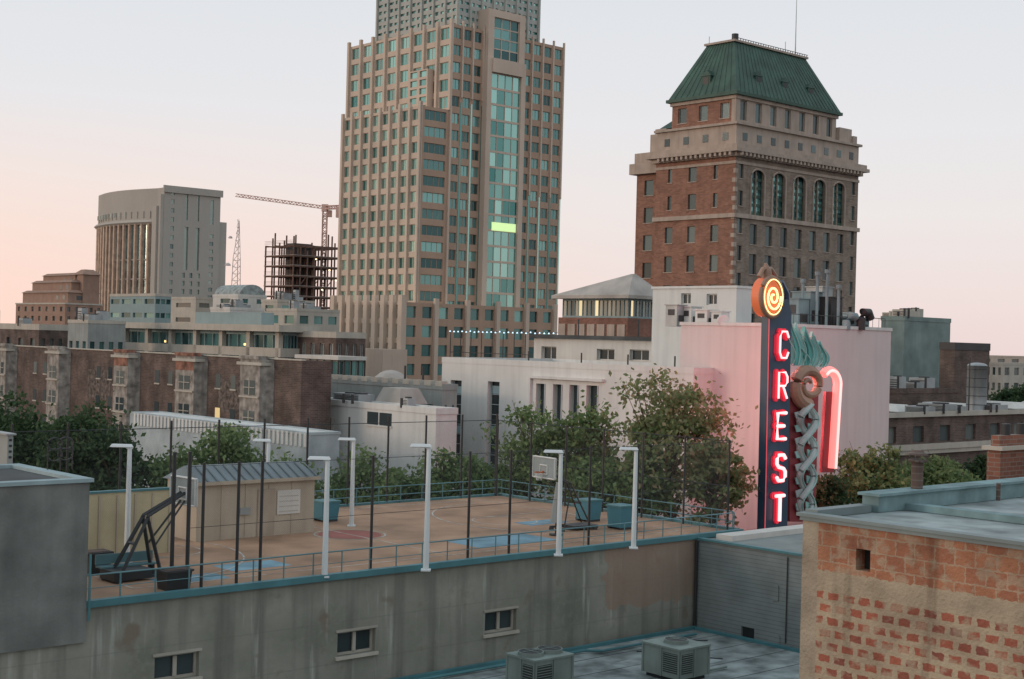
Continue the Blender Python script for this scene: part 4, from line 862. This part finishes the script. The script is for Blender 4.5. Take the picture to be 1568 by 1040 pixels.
# ---------------------------------------------------------------- grey sided building + lower roof
OG=OC+A*xg
m,nt,b=newmat('grey_lap_siding'); oo=coords(nt); sp=N(nt,'ShaderNodeSeparateXYZ'); nt.links.new(oo,sp.inputs[0])
fm=N(nt,'ShaderNodeMath',operation='PINGPONG'); nt.links.new(sp.outputs[2],fm.inputs[0]); fm.inputs[1].default_value=.09
c=mixc(nt,ramp(nt,fm.outputs[0],0,.025),(.15,.17,.165),(.235,.265,.255)); c=mixc(nt,ramp(nt,noise(nt,oo,.8,detail=8),.35,.7),mixc(nt,1.,c,(.72,.72,.72),'MULTIPLY'),c)
nt.links.new(c,b.inputs['Base Color']); b.inputs['Roughness'].default_value=.8; m_lap=m
Gb=Obj('grey_sided_building',(OG.x,OG.y,0)); w=Gb.p('siding_walls',m_lap); zg=ZC-.15
do=[]; a,z1=sz(OG,B,1155,963); b_,_=sz(OG,B,1135,963); z0=sz(OG,B,1155,1000)[1]; do.append((a,b_,z0,z1))
wallopen(Gb,w,Gb.p('door',m_black),'L',0,-30,0,0,zg,do,rec=.12)
hull(w,0,22,-30,-.003,0,zg,'L'); t=Gb.p('coping',m_teal); t.box(-.12,.15,-30,-.16,zg+.003,zg+.10)
Gb.p('roof_curb',m_white2).box(.8,20,-1.4,-.5,zg,zg+.25)
for px,py in ((1188,908),(1190,985)):
    a,z=sz(OG,B,px,py); q_=Gb.p('wall_plates',m_lap); q_.box(-.05,-.003,a-.16,a+.16,z-.35,z+.35)
Gb.p('conduit',m_steel).tube([(-.05,-5.2,ZC-.3),(-.05,-5.2,11.2)],.03,6)
Gb.done()
ZL=11.0; o=Obj('lower_flat_roof',(OG.x,OG.y,0)); m_lr=mat('lower_roof_patchy',(.34,.39,.38),streak=0,var=.5,scale=.9); o.p('roof_sheet',m_lr).poly((-45,-.16,ZL),(-.003,-.16,ZL),(-.003,-45,ZL),(-45,-45,ZL))
o.p('walls',m_grey).box(-45,-44.8,-45,-.2,0,ZL-.01); o.p('walls',m_grey).box(-44.8,-.01,-45,-44.8,0,ZL-.01)
o.p('roof_patches',m_roof).poly((-9,-5.5,ZL+.004),(-4,-5.2,ZL+.004),(-4.2,-2.6,ZL+.004),(-8.6,-2.9,ZL+.004))
for k in range(9): o.p('roof_seams',m_dgrey).box(-20,-.2,-1.8-k*1.9,-1.77-k*1.9,ZL+.005,ZL+.012)
c_=o.p('base_flashing',m_teal); c_.box(-22,-.25,-.36,-.165,ZL,ZL+.14); c_.tube([(-20,-.9,ZL+.12),(-8,-.9,ZL+.12),(-7.5,-1.4,ZL+.12),(-1.5,-1.4,ZL+.12)],.06,8)
c_.box(-.4,-.165,-20,-.4,ZL,ZL+.12)
dk_=o.p('cables',m_black); dk_.tube([(-6+.6*k,-2-.5*sin(k),ZL+.03) for k in range(8)],.025,5); dk_.tube([(-3-.5*k,-3.2+.4*sin(k*1.7),ZL+.03) for k in range(7)],.025,5); dk_.tube([(-8+.3*k,-4.5+.7*sin(k*.8),ZL+.03) for k in range(14)],.025,5)
o.done()
def hvac(px,pyb,w_,d_,h_,fans):
    q=PZ(px,pyb,ZL); o=Obj('rooftop_hvac_unit',(q.x,q.y,ZL)); m1=mat('hvac_grey_green',(.25,.31,.28),rough=.6,streak=.4,var=.3,metal=.1); c_=o.p('casing',m1); k_=o.p('grilles',m_black)
    c_.box(0,w_,0,d_,.15,h_); c_.box(-.05,w_+.05,-.05,d_+.05,h_+.002,h_+.08); k_.box(.1,w_-.1,.1,d_-.1,0,.15)
    for x in (0,w_*.5,w_): c_.box(x-.04,x+.04,-.04,-.003,.15,h_)
    for y in (0,d_*.5,d_): c_.box(-.04,-.003,y-.04,y+.04,.15,h_)
    k_.box(.12,w_*.5-.1,-.012,-.004,.35,h_-.15); k_.box(-.012,-.004,.12,d_*.5-.1,.35,h_-.15)
    for k in range(9): z=.4+k*(h_-.6)/8; c_.box(.12,w_*.5-.1,-.03,-.013,z,z+.025); c_.box(-.03,-.013,.12,d_*.5-.1,z,z+.025)
    for i in range(fans):
        cx_=w_*(i+.5)/fans; c_.cyl(cx_,d_/2,h_+.08,h_+.22,.48,n=24); k_.cyl(cx_,d_/2,h_+.221,h_+.225,.44,n=24)
        for j in range(2): c_.beam((cx_-.42*cos(pi*j/2),d_/2-.42*sin(pi*j/2),h_+.24),(cx_+.42*cos(pi*j/2),d_/2+.42*sin(pi*j/2),h_+.24),.02)
    c_.tube([(w_+.02,d_*.3,.5),(w_+.4,d_*.3,.5),(w_+.4,d_*.3,.1),(w_+1.8,d_*.3,.1)],.05,8)
    o.done()
hvac(818,1072,1.9,1.5,1.35,2); hvac(1040,1048,1.7,1.9,1.25,1)
# ---------------------------------------------------------------- trees
def leafmat(name,c1,c2,c3):
    m,nt,b=newmat(name); g_=N(nt,'ShaderNodeNewGeometry'); r=g_.outputs['Random Per Island']
    n1=ramp(nt,noise(nt,coords(nt),.55,detail=3),.35,.65)
    c=mixc(nt,n1,c1,c2); w=N(nt,'ShaderNodeMath',operation='POWER'); nt.links.new(r,w.inputs[0]); w.inputs[1].default_value=2.5
    c=mixc(nt,w.outputs[0],c,c3); nt.links.new(c,b.inputs['Base Color']); b.inputs['Roughness'].default_value=.7; b.inputs['Specular IOR Level'].default_value=.2
    t=N(nt,'ShaderNodeBsdfTranslucent'); nt.links.new(c,t.inputs[0]); ms=N(nt,'ShaderNodeMixShader'); ms.inputs[0].default_value=.35
    nt.links.new(b.outputs[0],ms.inputs[1]); nt.links.new(t.outputs[0],ms.inputs[2]); nt.links.new(ms.outputs[0],nt.nodes['Material Output'].inputs[0]); return m
lf_d=leafmat('foliage_dark',(.035,.07,.035),(.06,.10,.045),(.09,.14,.06))
lf_m=leafmat('foliage_green',(.09,.15,.06),(.16,.225,.09),(.25,.32,.14))
lf_r=leafmat('foliage_olive',(.14,.19,.08),(.21,.26,.11),(.32,.26,.16))
m_bark=mat('bark',(.12,.09,.065),streak=.2)
def tree(name,px,pyt,pyb,wpx,Y,seed,lm,dens=1.0,clump=.16,leaf=.2):
    rg=np.random.default_rng(seed); rd_=random.Random(seed)
    c=P(px,(pyt+pyb)/2,Y); zt_=P(px,pyt,Y).z; zb_=P(px,pyb,Y).z; R1=wpx/2*Y/F; hz=(zt_-zb_)/2; zc=(zt_+zb_)/2
    o=Obj(name,(c.x,Y,0),rd_.random()*6); tr_=o.p('trunk_and_limbs',m_bark)
    tr_.tube([(0,0,0),(.15,0,zb_*.6),(0,.1,zb_),(.1,0,zc+hz*.3)],[.38,.3,.24,.08],8)
    ncl=int(54*dens); cl=[]
    for k in range(ncl):
        u=rg.normal(size=3); u/=np.linalg.norm(u); rr=rg.uniform(.3,1.0)**.6
        rr*=1+.18*math.sin(3*u[0]*2+seed)+.12*math.sin(5*u[1]+seed*2)
        p=np.array([u[0]*R1*rr*.92,u[1]*R1*rr*.92,zc+u[2]*hz*rr*.95]); cl.append(p)
        if k%3==0:
            z0=zb_+(zc-zb_)*rd_.uniform(-.1,.9); q=p*.55+np.array([0,0,z0])*.45; q[2]+=.2
            tr_.tube([(0,0,z0),tuple(q),tuple(p)],[.13,.08,.02],5)
            for j in range(2):
                e=p+rg.normal(size=3)*R1*.2; tr_.tube([tuple(q),tuple(e)],[.05,.012],4)
    V=[];nl=int(150*min(1.7,max(.6,(R1/4)**1.0)))
    for p in cl:
        s=clump*(R1+hz)*rg.uniform(.6,1.35); n=int(nl*rg.uniform(.5,1.3))
        c_=p+rg.normal(size=(n,3))*np.array([s,s,s*.6])*.62
        a=rg.normal(size=(n,3)); a/=np.linalg.norm(a,axis=1)[:,None]; b_=np.cross(a,rg.normal(size=(n,3))); b_/=np.linalg.norm(b_,axis=1)[:,None]
        l=leaf*rg.uniform(.6,1.3,size=(n,1)); a=a*l; b_=b_*l*.6
        V.append(np.stack([c_-a,c_+b_,c_+a,c_-b_],1))
    V=np.concatenate(V).reshape(-1,3); n=len(V)//4
    lp=o.p('foliage',lm); lp.v=V.tolist(); lp.f=[(4*i,4*i+1,4*i+2,4*i+3) for i in range(n)]
    o.done()
tr_list=[(15,612,760,150,100,1,lf_d,1.4),(120,620,770,140,98,2,lf_d,1.4),(-60,600,750,140,105,3,lf_d,1.2),(180,660,800,90,96,14,lf_d,1.1),
(345,655,800,150,99,4,lf_m,1.2),(262,690,820,110,97,5,lf_m,1),(430,698,830,100,96,6,lf_m,.9),
(545,690,830,110,98,7,lf_m,1.1),(620,708,830,90,97,22,lf_m,.9),(675,700,820,100,99,8,lf_m,1),(735,704,800,80,99,15,lf_m,.9),
(805,612,790,90,100,9,lf_m,.8),(888,636,790,140,98,10,lf_m,1.4),(1030,558,810,165,94,11,lf_r,.95),(1095,665,810,100,92,12,lf_r,.8),(985,680,810,110,93,16,lf_m,1),(900,700,800,120,95,23,lf_m,.8),
(1330,690,790,120,104,17,lf_m,1.1),(1440,706,780,140,112,18,lf_m,1),(1270,720,800,60,100,20,lf_d,.6),(1555,592,640,70,170,19,lf_d,1),(1520,700,760,70,116,21,lf_d,.8)]
for t in tr_list: tree('street_tree',*t[:4],t[4],t[5],t[6],t[7],clump=.13 if t[6] is lf_r else .16)
# ---------------------------------------------------------------- camera, sky, sun
cam=bpy.data.cameras.new('camera'); cam.lens=50; cam.sensor_width=36; cam.clip_end=20000; cam.clip_start=.1
co=bpy.data.objects.new('camera',cam); bpy.context.collection.objects.link(co); co.location=(0,0,H)
co.rotation_euler=(Matrix.Rotation(pi/2,3,'X')@Matrix.Rotation(RL,3,'Z')).to_euler(); bpy.context.scene.camera=co
wd=bpy.data.worlds.new('World'); bpy.context.scene.world=wd; wd.use_nodes=True; nt=wd.node_tree; bg=nt.nodes['Background']
tc=N(nt,'ShaderNodeTexCoord'); sp=N(nt,'ShaderNodeSeparateXYZ'); nt.links.new(tc.outputs['Generated'],sp.inputs[0])
cr=N(nt,'ShaderNodeValToRGB'); e=cr.color_ramp.elements; nt.links.new(sp.outputs[2],cr.inputs[0])
stops=[(0,(.80,.65,.63)),(.035,(.82,.70,.68)),(.09,(.80,.75,.74)),(.15,(.76,.75,.77)),(.24,(.70,.725,.76)),(.5,(.66,.73,.79)),(1,(.56,.66,.76))]
e[0].position=0; e[0].color=(*stops[0][1],1); e[1].position=1; e[1].color=(*stops[-1][1],1)
for p_,c_ in stops[1:-1]: x=e.new(p_); x.color=(*c_,1)
lf=ramp(nt,sp.outputs[0],.15,-.45); el=ramp(nt,sp.outputs[2],.16,0.0); mu=N(nt,'ShaderNodeMath',operation='MULTIPLY'); nt.links.new(lf,mu.inputs[0]); nt.links.new(el,mu.inputs[1])
c=mixc(nt,mu.outputs[0],cr.outputs[0],(.98,.68,.56))
ns=N(nt,'ShaderNodeTexSky',sky_type='NISHITA'); ns.sun_disc=False; SE=math.radians(6); AZ=math.radians(-82); ns.sun_elevation=SE; ns.sun_rotation=AZ
sc=mixc(nt,1.0,ns.outputs[0],(.05,.05,.05),'MULTIPLY'); c=mixc(nt,.12,c,sc,'ADD')
nt.links.new(c,bg.inputs[0]); bg.inputs[1].default_value=1.05
s=bpy.data.lights.new('sun','SUN'); s.energy=.9; s.angle=math.radians(16); s.color=(1,.74,.56); so=bpy.data.objects.new('sun',s); bpy.context.collection.objects.link(so)
d=Vector((sin(AZ)*cos(math.radians(9)),cos(AZ)*cos(math.radians(9))-.35,sin(math.radians(9)))); so.rotation_euler=d.to_track_quat('Z','Y').to_euler()
vs=bpy.context.scene.view_settings; vs.view_transform='Standard'; vs.look='None'; vs.exposure=0
